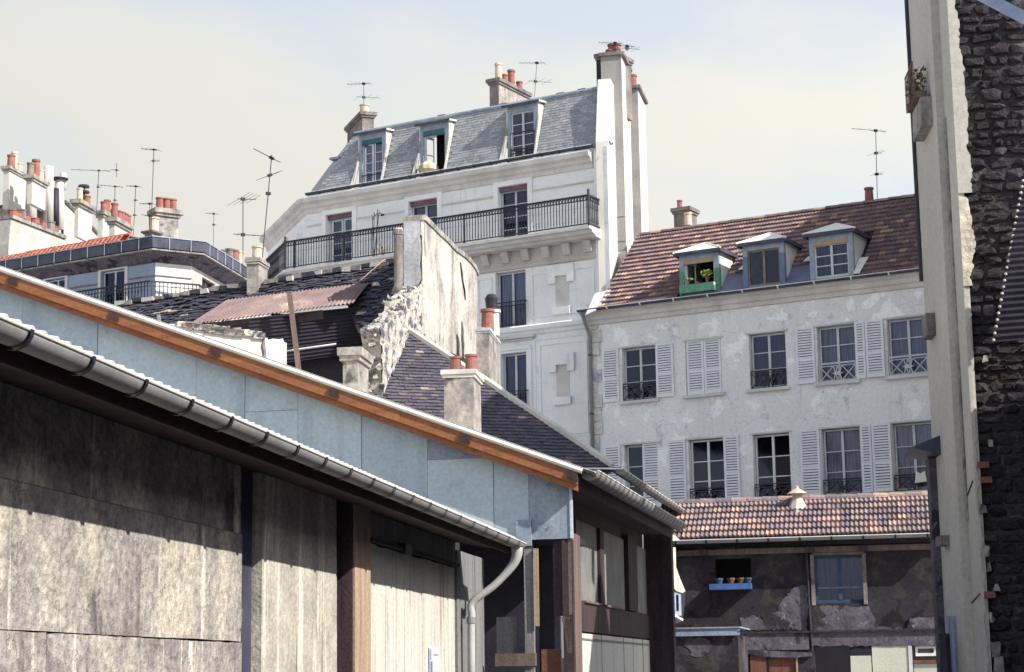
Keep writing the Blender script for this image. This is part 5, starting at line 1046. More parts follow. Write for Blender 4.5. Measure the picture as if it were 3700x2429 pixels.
m = MB(); pts = [h0.lerp(h1, i/14)+Vector((rnd.gauss(0, .012), 0, .045+rnd.gauss(0, .008))) for i in range(15)]; m.tube(pts, .085, 7); part(rN, 'hip_mortar', m, MT['chim_white'])
# far slope beyond the hip with its own eave gutter
e0 = h0; uu = Vector((math.sin(R_(11.9)), math.cos(R_(11.9)), 0)); e1_ = e0+uu*12.5
topf = h1+uu*9
m = MB().slab([e0, e1_, topf, h1], Vector((0, 0, -.1))); part(rN, 'far_slope', m, MT['brown'])
for k in range(46):     # edge tiles of the far slope, seen end-on
    q = e0+uu*(k*.27+.1)+Vector((0, 0, .02)); m = MB(); m.bar(q-FW.v*0+Vector((.03, 0, 0)), q+uu*.24+Vector((.03, 0, rnd.uniform(0, .03))), .16, .03); part(rN, 'eave_tile', m, MT['brown'])
gutter(BN, e0+Vector((.12, -.15, -.05)), e1_+Vector((.12, -.1, -.05)), .09, [.4+k*.5 for k in range(24)])
m = MB(); w0 = e0-uu*0+Vector((-.25, .2, -.12)); m.slab([w0, w0+uu*12, w0+uu*12-Vector((0, 0, w0.z)), w0-Vector((0, 0, w0.z))], Vector((-.2, 0, 0))); part(BN, 'side_wall', m, MT['chim'])
m = MB(); m.bar(e0+Vector((-1.0, -.32, -.03)), e0+Vector((.2, -.16, -.03)), .10, .03); part(BN, 'front_gutter', m, MT['zinc_light'])
# chimney with two red pots
o, fr_, a_, d_, z_ = chim_px(BN, 97, 34.5, c('R', 1180, 480), c('R', 1390, 480), c('R', 1290, 300), (1650, 1640), pside=c('R', 1444, 500), mat='chim_mid', cap=.05, caph=.09, capmat='chim_white', rough=.012, name='chimney',
    pots=((.30, .35, .105, .30, 'terracotta'), (.83, .35, .108, .33, 'terracotta')))

# ================================================================== old house: dark roof, stained gable wall with stack
p = atY((1520, 2430), 41); FP = Fr((p.x, p.y), 11.9)
p = atY((1440, 1000), 43); FD = Fr((p.x, p.y), 114); RD = Roof(FD, 0, p.z, 42)
OH = thing('old_house', 'decrepit house with blackened tile roof, rusty corrugated awning and a tall stained gable stack', 'house', FD.P(-3, -2, 0), 114)
def fpp(pts, t=0): return [pxp(q, FP, t) for q in pts]
gp = [(1521, 790), (1530, 789), (1537, 796), (1560, 818), (1582, 840), (1612, 868), (1646, 904), (1672, 922), (1694, 942), (1712, 965), (1722, 987), (1725, 1080), (1724, 1166), (1716, 1400), (1500, 1500), (1380, 1440), (1376, 1250), (1366, 1187), (1409, 1163), (1450, 1121), (1454, 1083), (1505, 1051), (1521, 1032)]
m = MB(); m.slab(fpp(gp), FP.v*.38); gw = part(OH, 'gable_wall', m, MT['dirty'])
m = MB(); s0 = FP.S((1520, 1000)); m.box(FP, s0-.02, s0-.002, .01, .38, FP.Z((1520, 1032)), FP.Z((1521, 800)))
part(gw, 'stack_shade_face', m, MT['dirty_shade_blue'])  # stack front in bluer stained plaster, its shade put into the colour
m = MB(); pts = fpp([(1519, 786), (1532, 785), (1560, 812), (1584, 836), (1614, 864), (1648, 900), (1674, 918), (1697, 938), (1715, 962), (1726, 988)]); 
for i in range(len(pts)-1): m.hexa([q+FP.v*t+Vector((0, 0, z)) for z in (-.07, .035+rnd.uniform(0, .03)) for q, t in ((pts[i], -.035), (pts[i+1], -.035), (pts[i+1], .41), (pts[i], .41))])
part(gw, 'coping', m, MT['chim_mid'])
# long flaking patches standing off the face
cr = [(1521, 850), (1523, 900), (1521, 960), (1523, 1010), (1515, 1030), (1519, 1060), (1513, 1090)]
m = MB(); m.tube([FP.P(FP.S(q), -.004, FP.Z(q)) for q in cr], .018, 5); part(gw, 'crack', m, MT['room'])
cr = [(1662, 948), (1666, 990), (1668, 1010), (1676, 1050), (1680, 1085)]
m = MB(); m.tube([FP.P(FP.S(q), -.014, FP.Z(q)) for q in cr], [.01, .03, .02, .03, .01], 5); part(gw, 'crack', m, MT['room'])
fl = [(1440, 838), (1440, 900), (1441, 1000), (1440, 1035), (1428, 1068)]
m = MB(); m.tube([atY(q, 41.3) for q in fl], .105, 12); part(OH, 'flue', m, MT['chim'], smooth=True)
m = MB(); m.tube([atY((1440, 850), 41.3), atY((1440, 832), 41.3)], .12, 12); part(OH, 'flue_collar', m, MT['chim'])
m = MB(); m.lathe(atY((1440, 834), 41.3), [(.12, -.02), (.10, .05), (.001, .07)], 9); part(OH, 'flue_cap', m, MT['chim_white'])
# broken plaster strip following the roof slope
rp_ = [(1521, 1022), (1490, 1050), (1457, 1078), (1452, 1118), (1412, 1158), (1368, 1180), (1374, 1300), (1378, 1420), (1382, 1412), (1404, 1362), (1432, 1308), (1450, 1262), (1470, 1215), (1500, 1205), (1520, 1190), (1513, 1120)]
rng = random.Random(5)
P_ = [(FP.S(q), FP.Z(q)) for q in rp_]; xs = [a for a, b in P_]; zs = [b for a, b in P_]; k = 0; n = 0
from mathutils import noise as mn
G_ = .045; m = MB(); nx = int((max(xs)-min(xs))/G_)+1; nz_ = int((max(zs)-min(zs))/G_)+1; idx = {}
def bp_(i_, j_):
    if (i_, j_) not in idx:
        a = min(xs)+i_*G_; z = min(zs)+j_*G_; v_ = Vector((a*2.6, z*2.6, .3)); d_ = mn.fractal(v_, .8, 2.1, 4); e_ = mn.cell(Vector((a*7, z*6, 1)))
        idx[(i_, j_)] = len(m.v); m.v.append(FP.P(a, -.03-.045*abs(d_)-.018*e_, z))
    return idx[(i_, j_)]
for i_ in range(nx):
    for j_ in range(nz_):
        a = min(xs)+(i_+.5)*G_; z = min(zs)+(j_+.5)*G_
        if inpoly(a, z, P_): m.f.append((bp_(i_, j_), bp_(i_+1, j_), bp_(i_+1, j_+1), bp_(i_, j_+1)))
part(gw, 'broken_plaster', m, MT['rubble_white'])
ep = [(1521, 1036), (1505, 1055), (1454, 1083), (1450, 1121), (1409, 1163), (1366, 1187), (1376, 1250), (1376, 1330), (1380, 1420)]
for i in range(100):
    f = rng.uniform(0, len(ep)-1.001); k = int(f); f -= k; q = (ep[k][0]+(ep[k+1][0]-ep[k][0])*f, ep[k][1]+(ep[k+1][1]-ep[k][1])*f); t_ = rng.uniform(-.02, .40); a, z = FP.hit(q, 0); r_ = rng.uniform(.03, .065); o_ = FP.P(a+rng.gauss(0, .04), t_, z+rng.gauss(0, .03)); m = MB()
    Rm = Matrix.Rotation(rng.uniform(0, 3), 3, Vector((rng.gauss(0, 1), rng.gauss(0, 1), rng.gauss(0, 1))).normalized())
    m.hexa([o_+Rm @ Vector((x*r_*rng.uniform(.5, 1.2), y*r_*rng.uniform(.5, 1.2), w_*r_*rng.uniform(.4, .9))) for w_ in (-1, 1) for x, y in ((-1, -1), (1, -1), (1, 1), (-1, 1))]); part(gw, 'plaster_lump', m, MT['rubble_white'])
m = MB(); pl = [(1470, 1205), (1500, 1196), (1540, 1212), (1600, 1262), (1640, 1300), (1600, 1300), (1540, 1250), (1490, 1222)]
m.slab([FP.P(FP.S(q), -.05, FP.Z(q)) for q in pl], FP.v*.045); part(gw, 'flashing_mortar', m, MT['rubble_white'])
# roof
dpl = [(395, 1112), (500, 1094), (590, 1078), (700, 1062), (835, 1043), (890, 1018), (970, 1018), (1020, 1000), (1180, 985), (1340, 968), (1436, 950), (1462, 1060), (1455, 1085), (1450, 1121), (1409, 1163), (1366, 1190), (1375, 1250), (1318, 1215), (1295, 1110), (1338, 1045), (825, 1105), (690, 1170), (640, 1190), (560, 1180)]
DP = RD.poly(dpl); mD = MB().slab([RD.P(a, r) for a, r in RD.poly([(395, 1112), (835, 1043), (1436, 950), (1462, 1060), (1400, 1200), (1300, 1215), (1250, 1090), (840, 1120), (700, 1168), (560, 1180)])], RD.n*-.1)
rD = part(OH, 'roof', mD, MT['mortar'])
for i_, f_ in enumerate((.2,)): pass
td_ = tile_flat('tile', .23, .115, MT['dark'], .022, .045)
fill(rD, 'tile', td_, rows(RD, DP, .23, .115, (.02, .02, .016)), MT['dark'])
for i in range(30):
    f = i/29; q = (440+f*990, 1106-f*150+rnd.uniform(-3, 3)); 
    if 880 < q[0] < 980: continue
    a, r = RD.hit(q); m = MB(); w_ = rnd.uniform(.08, .2); c0 = RD.P(a, r, .06); m.hexa([c0+FD.u*(dx*w_*rnd.uniform(.7, 1.2))+FD.v*(dy*.09)+Vector((0, 0, dz*.05*rnd.uniform(.6, 1.4))) for dz in (-1, 1) for dx, dy in ((-1, -1), (1, -1), (1, 1), (-1, 1))]); part(rD, 'ridge_mortar', m, MT['chim_white' if i % 3 == 0 else ('chim_mid' if i % 3 == 1 else 'dark')])
# rusty corrugated awning lying on the tiles and the dark sheets hanging under it
A1 = RD.P(*RD.hit((825, 1100)), .12); A2 = RD.P(*RD.hit((1338, 1038)), .12); A4 = atY((682, 1172), A1.y-1.5); A3 = atY((1274, 1095), A2.y-1.3)
m = corr(A1, A2, A3, A4, 40, .022); part(OH, 'rusty_awning', m, MT['rust'])
m = MB(); m.slab([A4+Vector((0, 0, -.02)), atY((1165, 1120), A3.y-.1), atY((1166, 1152), A3.y-.1), atY((900, 1196), A4.y), atY((700, 1200), A4.y)], Vector((0, .06, 0))); part(OH, 'awning_board', m, MT['wood_dark'])
yb = A3.y+.25; m = corr(atY((900, 1150), yb), atY((900, 1330), yb), atY((1330, 1270), yb+.3), atY((1305, 1108), yb+.3), 13, .022); part(OH, 'hanging_corrugated_sheet', m, MT['corr_dark'])
m = MB(); m.slab([atY((980, 1130), yb+.6), atY((1400, 1180), yb+.6), atY((1400, 1440), yb+.6), atY((980, 1440), yb+.6)], Vector((0, .1, 0))); part(OH, 'recessed_wall', m, MT['corr_dark'])
m = MB(); m.slab([atY((1336, 1215), yb+.2), atY((1376, 1215), yb+.2), atY((1380, 1440), yb+.2), atY((1330, 1440), yb+.2)], Vector((0, .3, 0))); part(OH, 'recess_jamb', m, MT['dirty_shade_blue'])
m = MB(); m.tube([atY((1036, 1268), yb-.2), atY((1215, 1243), yb-.1)], .02, 6); part(OH, 'pale_rod', m, MT['zinc_light'])
m = MB(); m.bar(atY((1045, 1055), yb-.35), atY((1080, 1340), yb-.35), .11, .11); part(OH, 'leaning_post', m, MT['wood_brown'])
m = MB(); m.bar(atY((573, 1138), 40), atY((577, 1175), 40), .07, .07); part(OH, 'roof_batten_end', m, MT['plank_grey'])
m = MB(); m.tube([RD.P(*RD.hit((1397, 957)), .15), RD.P(*RD.hit((1285, 1055)), .15)], .012, 5); part(OH, 'yellow_cord', m, MT['wood_post'])
m = MB(); m.lathe(RD.P(*RD.hit((1362, 1043)), .06), [(.0, 0), (.10, 0), (.08, .08), (.0, .1)], 8); part(OH, 'loose_lump', m, MT['chim_white'])
o, *_ = chim_px(OH, 100, RD.P(*RD.hit((915, 1062))).y, (893, 990), (934, 990), (912, 946), (912, 1080), pside=(966, 990), mat='chim_mid', cap=.05, caph=.10, rough=.02, pots=((.55, .4, .12, .33, 'pot_pale'),))
# little capped chimney by the verge
o, *_ = chim_px(OH, 97, 36.5, (1237, 1350), (1294, 1350), (1262, 1286), (1262, 1500), pside=(1331, 1350), mat='chim_mid', cap=.09, caph=.16, capmat='chim_mid', rough=.012)
# white wall fragment
p = atY((1036, 1300), 36); FV = Fr((p.x, p.y), 57)
tp = [(560, 1162), (600, 1170), (660, 1172), (700, 1176), (740, 1186), (790, 1192), (830, 1198), (870, 1203), (905, 1206), (935, 1208), (958, 1222), (966, 1220), (968, 1228), (985, 1224), (1010, 1226), (1022, 1223), (1026, 1236), (1036, 1240)]
WV = thing('plaster_wall', 'bright white plaster wall stub with a ragged broken top behind the orange verge', 'wall', FV.P(-2, .2, 0), 57)
m = MB(); tpp = [FV.P(FV.S(q), 0, FV.Z(q)) for q in tp]; zl = 4.0
m.strip([Vector((q.x, q.y, zl)) for q in tpp], tpp); m.strip(tpp, [q+FV.v*.35 for q in tpp]); q = tpp[-1]; m.add([Vector((q.x, q.y, zl)), q, q+FV.v*.35, Vector((q.x, q.y, zl))+FV.v*.35], [(3, 2, 1, 0)]); part(WV, 'wall', m, MT['chim_white'])
for i in range(34):
    a, b = tp[4][0], 950; x = rnd.uniform(660, 955); y = 1172+(x-660)*.125+rnd.uniform(0, 10); q = FV.P(FV.S((x, y)), -.02, FV.Z((x, y))); w_ = rnd.uniform(.06, .16)
    m = MB(); m.hexa([q+FV.u*(dx*w_*rnd.uniform(.6, 1.2))+FV.v*(dy*.05)+Vector((0, 0, dz*.05*rnd.uniform(.5, 1.5))) for dz in (-1, 1) for dx, dy in ((-1, -1), (1, -1), (1, 1), (-1, 1))]); part(WV, 'coping_stone', m, MT['chim' if i % 2 else 'rubble_white'])
m = MB(); m.tube([FV.P(FV.S(q), -.01, FV.Z(q)) for q in ((953, 1222), (950, 1250), (955, 1280), (952, 1305))], [.02, .05, .04, .06], 5); part(WV, 'broken_joint', m, MT['chim'])
# chimney with cowl behind the hip
p = atY((1745, 1400), 43.5)
CH = thing('chimney_stack', 'slim rendered chimney stack with a red pot and an iron cowl behind the brown hip', 'chimney', (p.x, p.y, 5), 97)
o, fr_, a_, d_, z_ = chim_px(CH, 97, 43.5, (1722, 1300), (1768, 1300), (1745, 1196), (1745, 1500), pside=(1806, 1300), mat='chim_mid', cap=.03, caph=.08, capmat='dirty_shade_blue', rough=.01, pots=((.6, .35, .15, .55, 'terracotta'),))
m = MB(); q = fr_.P(a_*.98, d_*.6, z_+.08); m.lathe(q, [(.1, 0), (.1, .55), (.14, .56), (.14, .62)], 10); part(CH, 'pale_flue', m, MT['white'])
m = MB(); m.lathe(q+Vector((-.08, 0, .6)), [(.16, 0), (.13, .06), (.14, .18), (.16, .30), (.10, .40), (.06, .36), (.1, .2)], 10); part(CH, 'iron_cowl', m, MT['iron'])

# ================================================================== sunlit hut corner with blue shuttered window, between sheds
p = atY(c('Q', 1385, 700), 42.5); FH_ = Fr((p.x, p.y), 55)
HU = thing('plaster_hut', 'sunlit cream plaster lean-to corner flaring out above a small blue window', 'hut', FH_.P(.1, .1, 0), 55)
pts = [(1370, 215), (1450, 230), (1500, 275), (1380, 285)]; 
def fh(pts, t=0): return [FH_.P(FH_.S(c('Q', x, y), t), t, FH_.Z(c('Q', x, y), t)) for x, y in pts]
m = MB(); m.slab(fh([(1370, 215), (1450, 225), (1500, 272), (1370, 290)]), FH_.v*.1); part(HU, 'upper_board', m, MT['cream'])
m = MB(); m.slab(fh([(1370, 345), (1460, 345), (1465, 540), (1500, 640), (1555, 770), (1530, 790), (1470, 772), (1440, 740), (1400, 680), (1370, 660)]), FH_.v*.12); part(HU, 'flared_plaster', m, MT['cream'])
m = MB(); m.slab(fh([(1340, 660), (1560, 770), (1530, 1070), (1340, 1120)], .14), FH_.v*.1); part(HU, 'wall', m, MT['corr_dark'])
a0, a1 = FH_.S(c('Q', 1400, 880)), FH_.S(c('Q', 1525, 880)); z0, z1 = FH_.Z(c('Q', 1460, 1010)), FH_.Z(c('Q', 1460, 775))
window(HU, FH_, a0, a1, z0, z1, .04, 1, 2, 'blue_zinc', 'curtain_dark', bars=(.07, .05, .03))
m = MB(); m.slab(fh([(1430, 985), (1535, 1045), (1532, 1062), (1430, 1005)], -.06), FH_.v*.1); part(HU, 'sill', m, MT['white'])

# ================================================================== corner building on the left
p = atY((535, 2430), 74); FL = Fr((p.x, p.y), 120.04); cl0 = FL.P(0, 0, 0)
FL2 = Fr((p.x, p.y), 60); l2 = FL2.S((690, 1200)); q2 = FL2.P(l2, 0, 0); FL3 = Fr((q2.x, q2.y), 11.4)
CB = thing('corner_building', 'blue shaded corner apartment house with chamfered white corner, iron balcony and red tile roof', 'building', (p.x, p.y, 0), 120.04)
zgt = FL.Z((534, 878)); zco = FL.Z((534, 905)); zrl = FL.Z((528, 1030))
lw = [(FL.S(c('A', 865, 1250)), FL.S(c('A', 1070, 1250))), (FL.S(c('A', 395, 1250)), FL.S(c('A', 560, 1250)))]; zlw = FL.Z(c('A', 970, 1125)); zfl = zrl-1.15
rw = (FL3.side, 0)
r0_, r1_ = FL3.S(c('A', 1728, 1250)), FL3.S(c('A', 1838, 1250)); zr1 = FL3.Z(c('A', 1728, 1185)); zr0 = zr1-1.7
m = MB(); wall_grid(m, FL, -16, 0, 4, zgt-.1, 0, [(*w_, zfl, zlw) for w_ in lw], .25); part(CB, 'front_wall', m, MT['left_shade'])
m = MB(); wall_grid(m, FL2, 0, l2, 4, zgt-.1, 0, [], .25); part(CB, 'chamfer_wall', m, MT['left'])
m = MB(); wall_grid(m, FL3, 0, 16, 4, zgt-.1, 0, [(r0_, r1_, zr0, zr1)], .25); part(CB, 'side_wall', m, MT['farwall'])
m = MB(); m.box(FL, -15, -.5, 3, 3.2, 4, zgt-.2); part(CB, 'inner_wall', m, MT['room'])
for w_ in lw:
    window(CB, FL, w_[0]+.02, w_[1]-.02, zfl, zlw-.02, .15, 1, 2, 'wframe', 'curtain_dark')
    m = MB(); m.box(FL, w_[1]+.003, w_[1]+.14, -.05, -.001, zfl, zlw+.12); m.box(FL, w_[0]-.14, w_[0]-.003, -.05, -.001, zfl, zlw+.12); m.box(FL, w_[0], w_[1], -.05, -.001, zlw+.003, zlw+.12); part(CB, 'window_surround', m, MT['left'])
window(CB, FL3, r0_+.02, r1_-.02, zr0, zr1, .15, 2, 2, 'door_brown', None)
end3 = FL3.P(14, 0, 0); pathL = [FL.P(-16, 0, 0), cl0, q2, end3]
m = MB(); sweep(m, pathL, [(0, zco-.55), (.12, zco-.5), (.2, zco-.38), (.35, zco-.3), (.55, zco-.22), (.6, zco-.12), (0, zco-.12)]); part(CB, 'cornice', m, MT['soot_pale'])
m = MB(); sweep(m, pathL, [(.40, zco-.10), (.62, zco-.08), (.66, zgt), (.60, zgt+.03), (.40, zgt)]); part(CB, 'gutter', m, MT['gutter_dark'])
m = MB(); sweep(m, pathL, [(.60, zgt+.03), (.68, zgt+.03), (.68, zgt+.07), (.60, zgt+.07)]); part(CB, 'gutter_rim', m, MT['zinc_old'])
m = MB(); sweep(m, pathL, [(.5, zco-.20), (.63, zco-.18), (.63, zco-.13), (.5, zco-.13)]); part(CB, 'cornice_edge', m, MT['chim_mid'])
for i in range(24):
    for (A_, B__) in ((pathL[0], pathL[1]), (pathL[1], pathL[2]), (pathL[2], pathL[3])):
        L_ = (B__-A_).length
        if i*.9+.3 < L_:
            d = (B__-A_).normalized(); o_ = Vector((d.y, -d.x, 0)); q = B__-d*(i*.9+.3)+o_*.68; m = MB(); m.bar(Vector((q.x, q.y, zco-.12)), Vector((q.x, q.y, zgt+.04)), .02, .02); part(CB, 'gutter_strap', m, MT['zinc' if A_ is not pathL[0] else 'zinc_old'])
zst = FL.Z(c('A', 1262, 1178))
m = MB(); sweep(m, [FL.P(lw[0][1]+.2, 0, 0), cl0, q2-FL2.u*.02], [(0, zst-.05), (.05, zst-.04), (.05, zst), (0, zst)]); part(CB, 'string_band', m, MT['chim'])
m = MB(); m.box(FL, lw[1][1]+.2, lw[0][0]-.2, -.05, -.001, zst-.05, zst); part(CB, 'string_band', m, MT['chim'])
pthL = [FL.P(-7, -.5, 0), cl0-FL.v*.5+FL.u*.12, q2-FL2.v*.5+FL2.u*.1, FL3.P(3.2, -.5, 0)]
ra = part(CB, 'balcony_railing', rails(pthL, [(zrl, .06, .07), (zrl-.18, .03, .03), (zrl-1.0, .04, .05)]), MT['iron'])
bl = MB(); bl.bar(Vector((0, 0, 0)), Vector((0, 0, .98)), .028, .028); bl.bar(Vector((0, 0, .62)), Vector((0, 0, .7)), .07, .02); bl.bar(Vector((0, 0, .2)), Vector((0, 0, .26)), .07, .02); blm = mesh('baluster', bl, MT['iron'])
for a, b in zip(pthL[:-1], pthL[1:]):
    L_ = (b-a).length; n = int(L_/.16); x = (b-a).normalized(); y = Vector((-x.y, x.x, 0))
    for i in range(n): p = a+x*(L_*(i+.5)/n)+Vector((0, 0, zrl-1.0)); inst(ra, 'baluster', blm, Matrix(((x.x, y.x, 0, p.x), (x.y, y.y, 0, p.y), (0, 0, 1, p.z), (0, 0, 0, 1))))
m = MB(); sweep(m, [FL.P(-8, 0, 0), cl0, q2, FL3.P(4, 0, 0)], [(0, zrl-1.25), (.55, zrl-1.22), (.6, zrl-1.08), (0, zrl-1.08)]); part(CB, 'balcony_slab', m, MT['left'])
RL_ = Roof(FL, -.3, zgt+.02, 24)
rlp = RL_.poly([(0, 964), (126, 917), (300, 888), (393, 870), (472, 855), (480, 850), (550, 862), (535, 876), (300, 903), (0, 958)])
rlb = [(rlp[0][0]-6, 0), (rlp[5][0]+1.6, 0), (rlp[5][0]-.2, max(r for a, r in rlp)), (rlp[1][0], max(r for a, r in rlp)), (rlp[0][0]-6, .2)]
rL = part(CB, 'roof', roofpoly(RL_, rlb, 0, .05), MT['redclay'])
tr_ = tile_wave('tile', .24, .34, MT['redclay'], 1, .03); fill(rL, 'tile', tr_, rows(RL_, rlb, .24, .34, (.004, .006, .002), offset=0), MT['redclay'])
q = RL_.P(*rlb[2]); m = MB(); m.tube([q+FL.u*-2.2, q+FL.u*.1], .13, 8); part(rL, 'ridge_tile', m, MT['redclay'])
m = MB(); m.slab([cl0+Vector((0, 0, zgt)), q2+Vector((0, 0, zgt)), FL3.P(14, 0, zgt), FL3.P(12, 4, zgt+1.2), q], Vector((0, 0, -.05))); part(rL, 'low_slope', m, MT['zinc_old'])
o, *_ = chim_px(CB, 147, 78, c('A', 1303, 750), c('A', 1347, 750), c('A', 1320, 652), c('A', 1330, 900), pside=c('A', 1524, 760), mat='chim_mid', cap=.18, caph=.2, capmat='chim_mid', pots=((.7, .16, .16, .5, 'terracotta'), (.7, .5, .16, .5, 'terracotta'), (.7, .8, .16, .5, 'terracotta')))
o, *_ = chim_px(CB, 120, 77, c('A', 1238, 840), c('A', 1300, 840), c('A', 1270, 808), c('A', 1270, 890), depth=.5, mat='chim', cap=.12, caph=.08, pots=((.7, .5, .2, .6, 'pot_pale'),))
# ================================================================== far gables and stacks
def farb(label, Y, ply, az=22, th=.6, group=None):
    p = atY((ply[0][0], 2430), Y); fr = Fr((p.x, p.y), az); o = thing('gable_building', label, 'building', (p.x, p.y, 0), az, group)
    m = MB(); m.slab([FRP(fr, q) for q in ply], fr.v*th); part(o, 'gable_wall', m, MT['farwall']); return o, fr
def FRP(fr, q, t=0): return fr.P(fr.S(q, t), t, fr.Z(q, t))
o1, f1 = farb('tall pale rubble gable with light flue pipes running up it, behind the red roof', 92, [c('A', x, y) for x, y in ((-160, 590), (0, 588), (110, 558), (232, 524), (240, 540), (560, 543), (720, 700), (885, 862), (1000, 980), (1000, 1200), (-160, 1200))])
m = MB(); m.tube([FRP(f1, c('A', x, y), -.05) for x, y in ((560, 540), (720, 697), (890, 862))], .1, 5); part(o1, 'verge_strip', m, MT['chim'])
m = MB(); m.tube([FRP(f1, c('A', x, y), -.05) for x, y in ((-100, 610), (110, 556), (232, 522))], .07, 5); part(o1, 'verge_strip', m, MT['chim'])
for x, y0, y1, r, mt in ((262, 330, 712, .24, 'chim_white'), (228, 380, 680, .16, 'chim'), (416, 243, 720, .25, 'chim_white'), (375, 450, 712, .17, 'chim'), (540, 300, 440, .17, 'chim_white'), (508, 360, 780, .22, 'chim_white'), (472, 430, 745, .2, 'corr_dark'), (533, 380, 830, .07, 'iron')):  # dark render and sheet tubes stand in for shadows beside the pale flues
    m = MB(); m.tube([FRP(f1, c('A', x, y), -.35) for y in (y1, y0)], r, 9); part(o1, 'flue_and_shadow', m, MT[mt], smooth=True)
for x, y in ((510, 352),): m = MB(); m.lathe(FRP(f1, c('A', x, y), -.35), [(.45, 0), (.45, .05), (.05, .12)], 9); part(o1, 'flue_hood', m, MT['corr_dark'])
chim_px(o1, 102, 91, c('A', 28, 380), c('A', 76, 380), c('A', 50, 265), c('A', 50, 600), pside=c('A', 222, 400), mat='chim_white', cap=.12, caph=.16, capmat='chim_mid', pots=((.9, .12, .19, .6, 'terracotta'), (.9, .3, .16, .85, 'pot_pale'), (.9, .6, .19, .4, 'pot_pale')))
chim_px(o1, 102, 90, c('A', 235, 400), c('A', 276, 400), c('A', 250, 345), c('A', 250, 560), pside=c('A', 392, 420), mat='chim_white', cap=.15, caph=.2, capmat='chim_mid', pots=((.4, .05, .18, .6, 'chim'), (.8, .3, .19, .85, 'terracotta'), (.8, .65, .17, .45, 'pot_pale')))
o2, f2 = farb('lower white gable with a row of clay pots along its sloping parapet', 85, [c('A', x, y) for x, y in ((95, 690), (300, 765), (560, 868), (700, 1000), (700, 1250), (60, 1250), (75, 900))], 24, .8)
m = MB(); P4 = [FRP(f2, c('A', x, y)) for x, y in ((93, 684), (560, 864))]
m.hexa([q+f2.v*t+Vector((0, 0, z)) for z in (0, .16) for q, t in ((P4[0], -.1), (P4[1], -.1), (P4[1], .95), (P4[0], .95))]); part(o2, 'parapet_coping', m, MT['chim_mid'])
for x, yb_, yt, mt in ((108, 665, 617, 'terracotta'), (145, 672, 630, 'terracotta'), (180, 684, 612, 'chim'), (222, 705, 662, 'terracotta'), (296, 730, 688, 'terracotta'), (362, 758, 715, 'terracotta'), (428, 785, 716, 'chim'), (460, 800, 757, 'terracotta')):
    q = FRP(f2, c('A', x, yb_+8), .3); h = f2.Z(c('A', x, yt), .3)-q.z; m = MB(); m.lathe(q, [(.24, 0), (.22, h*.85), (.25, h*.87), (.25, h), (.18, h), (.16, .2)], 10); part(o2, 'chimney_pot', m, MT[mt])
# separate stacks further right
def stack(label, az, Y, pl, pr, pt_, pb, ps, mat, pots, cap=.16, capmat=None, caph=.2):
    p = atY(pb, Y); o = thing('chimney_stack', label, 'chimney', (p.x, p.y, p.z-3), az, 'far chimney stacks')
    pots = tuple((f, g_, r*.74, h*.72, pm) for f, g_, r, h, pm in pots); pb = (pb[0], pb[1]+60); chim_px(o, az, Y, pl, pr, pt_, pb, pside=ps, mat=mat, cap=cap, caph=caph, capmat=capmat, pots=pots); return o
stack('small far white stack with two pots and a black spiral cowl', 102, 90, c('A', 640, 580), c('A', 672, 580), c('A', 650, 560), c('A', 650, 700), c('A', 790, 600), 'chim_white', ((.5, .2, .2, .9, 'pot_pale'), (.5, .72, .24, .62, 'terracotta')), .2, 'chim_mid')
q = atY(c('A', 712, 520), 92)
for i, y in enumerate((410, 455, 500)):
    pass
m = MB(); bq = atY(c('A', 718, 560), 92); m.tube([bq, atY(c('A', 716, 415), 92)], .05, 5)
for y in (412, 460, 502): m.lathe(atY(c('A', 717, y), 92), [(.05, -.05), (.3, -.05), (.25, .06), (.05, .06)], 7)
single('spiral_cowl', 'black three tiered metal cowl on the small far white stack', 'cowl', m, MT['iron'])
stack('far stack with a dark front, left of the row of five pots', 102, 88, c('A', 836, 720), c('A', 880, 720), c('A', 860, 655), c('A', 860, 860), c('A', 1000, 720), 'chim_white', ((.8, .12, .22, .65, 'terracotta'), (.8, .35, .22, .9, 'terracotta'), (.8, .8, .3, .45, 'terracotta')), .15, 'chim_mid')
stack('nearer pale stack with five pots in a row above the red roof', 102, 80, c('A', 932, 800), c('A', 980, 800), c('A', 955, 715), c('A', 950, 910), c('A', 1108, 800), 'chim_white', ((.7, .08, .2, .9, 'terracotta'), (.7, .35, .22, .55, 'terracotta'), (.7, .55, .22, .6, 'terracotta'), (.7, .75, .22, .6, 'terracotta'), (.7, .95, .22, .6, 'terracotta')), .15, 'chim_mid')
stack('far right stack with four pots beside the corner cornice', 102, 84, c('A', 1925, 1100), c('A', 1985, 1100), c('A', 1950, 1075), c('A', 1950, 1200), c('A', 2070, 1110), 'farwall', ((-.6, .2, .24, .7, 'chim'), (.2, .3, .26, .8, 'chim'), (.8, .4, .22, .75, 'terracotta'), (1.0, .8, .24, .8, 'pot_pale')), .12, 'terracotta')

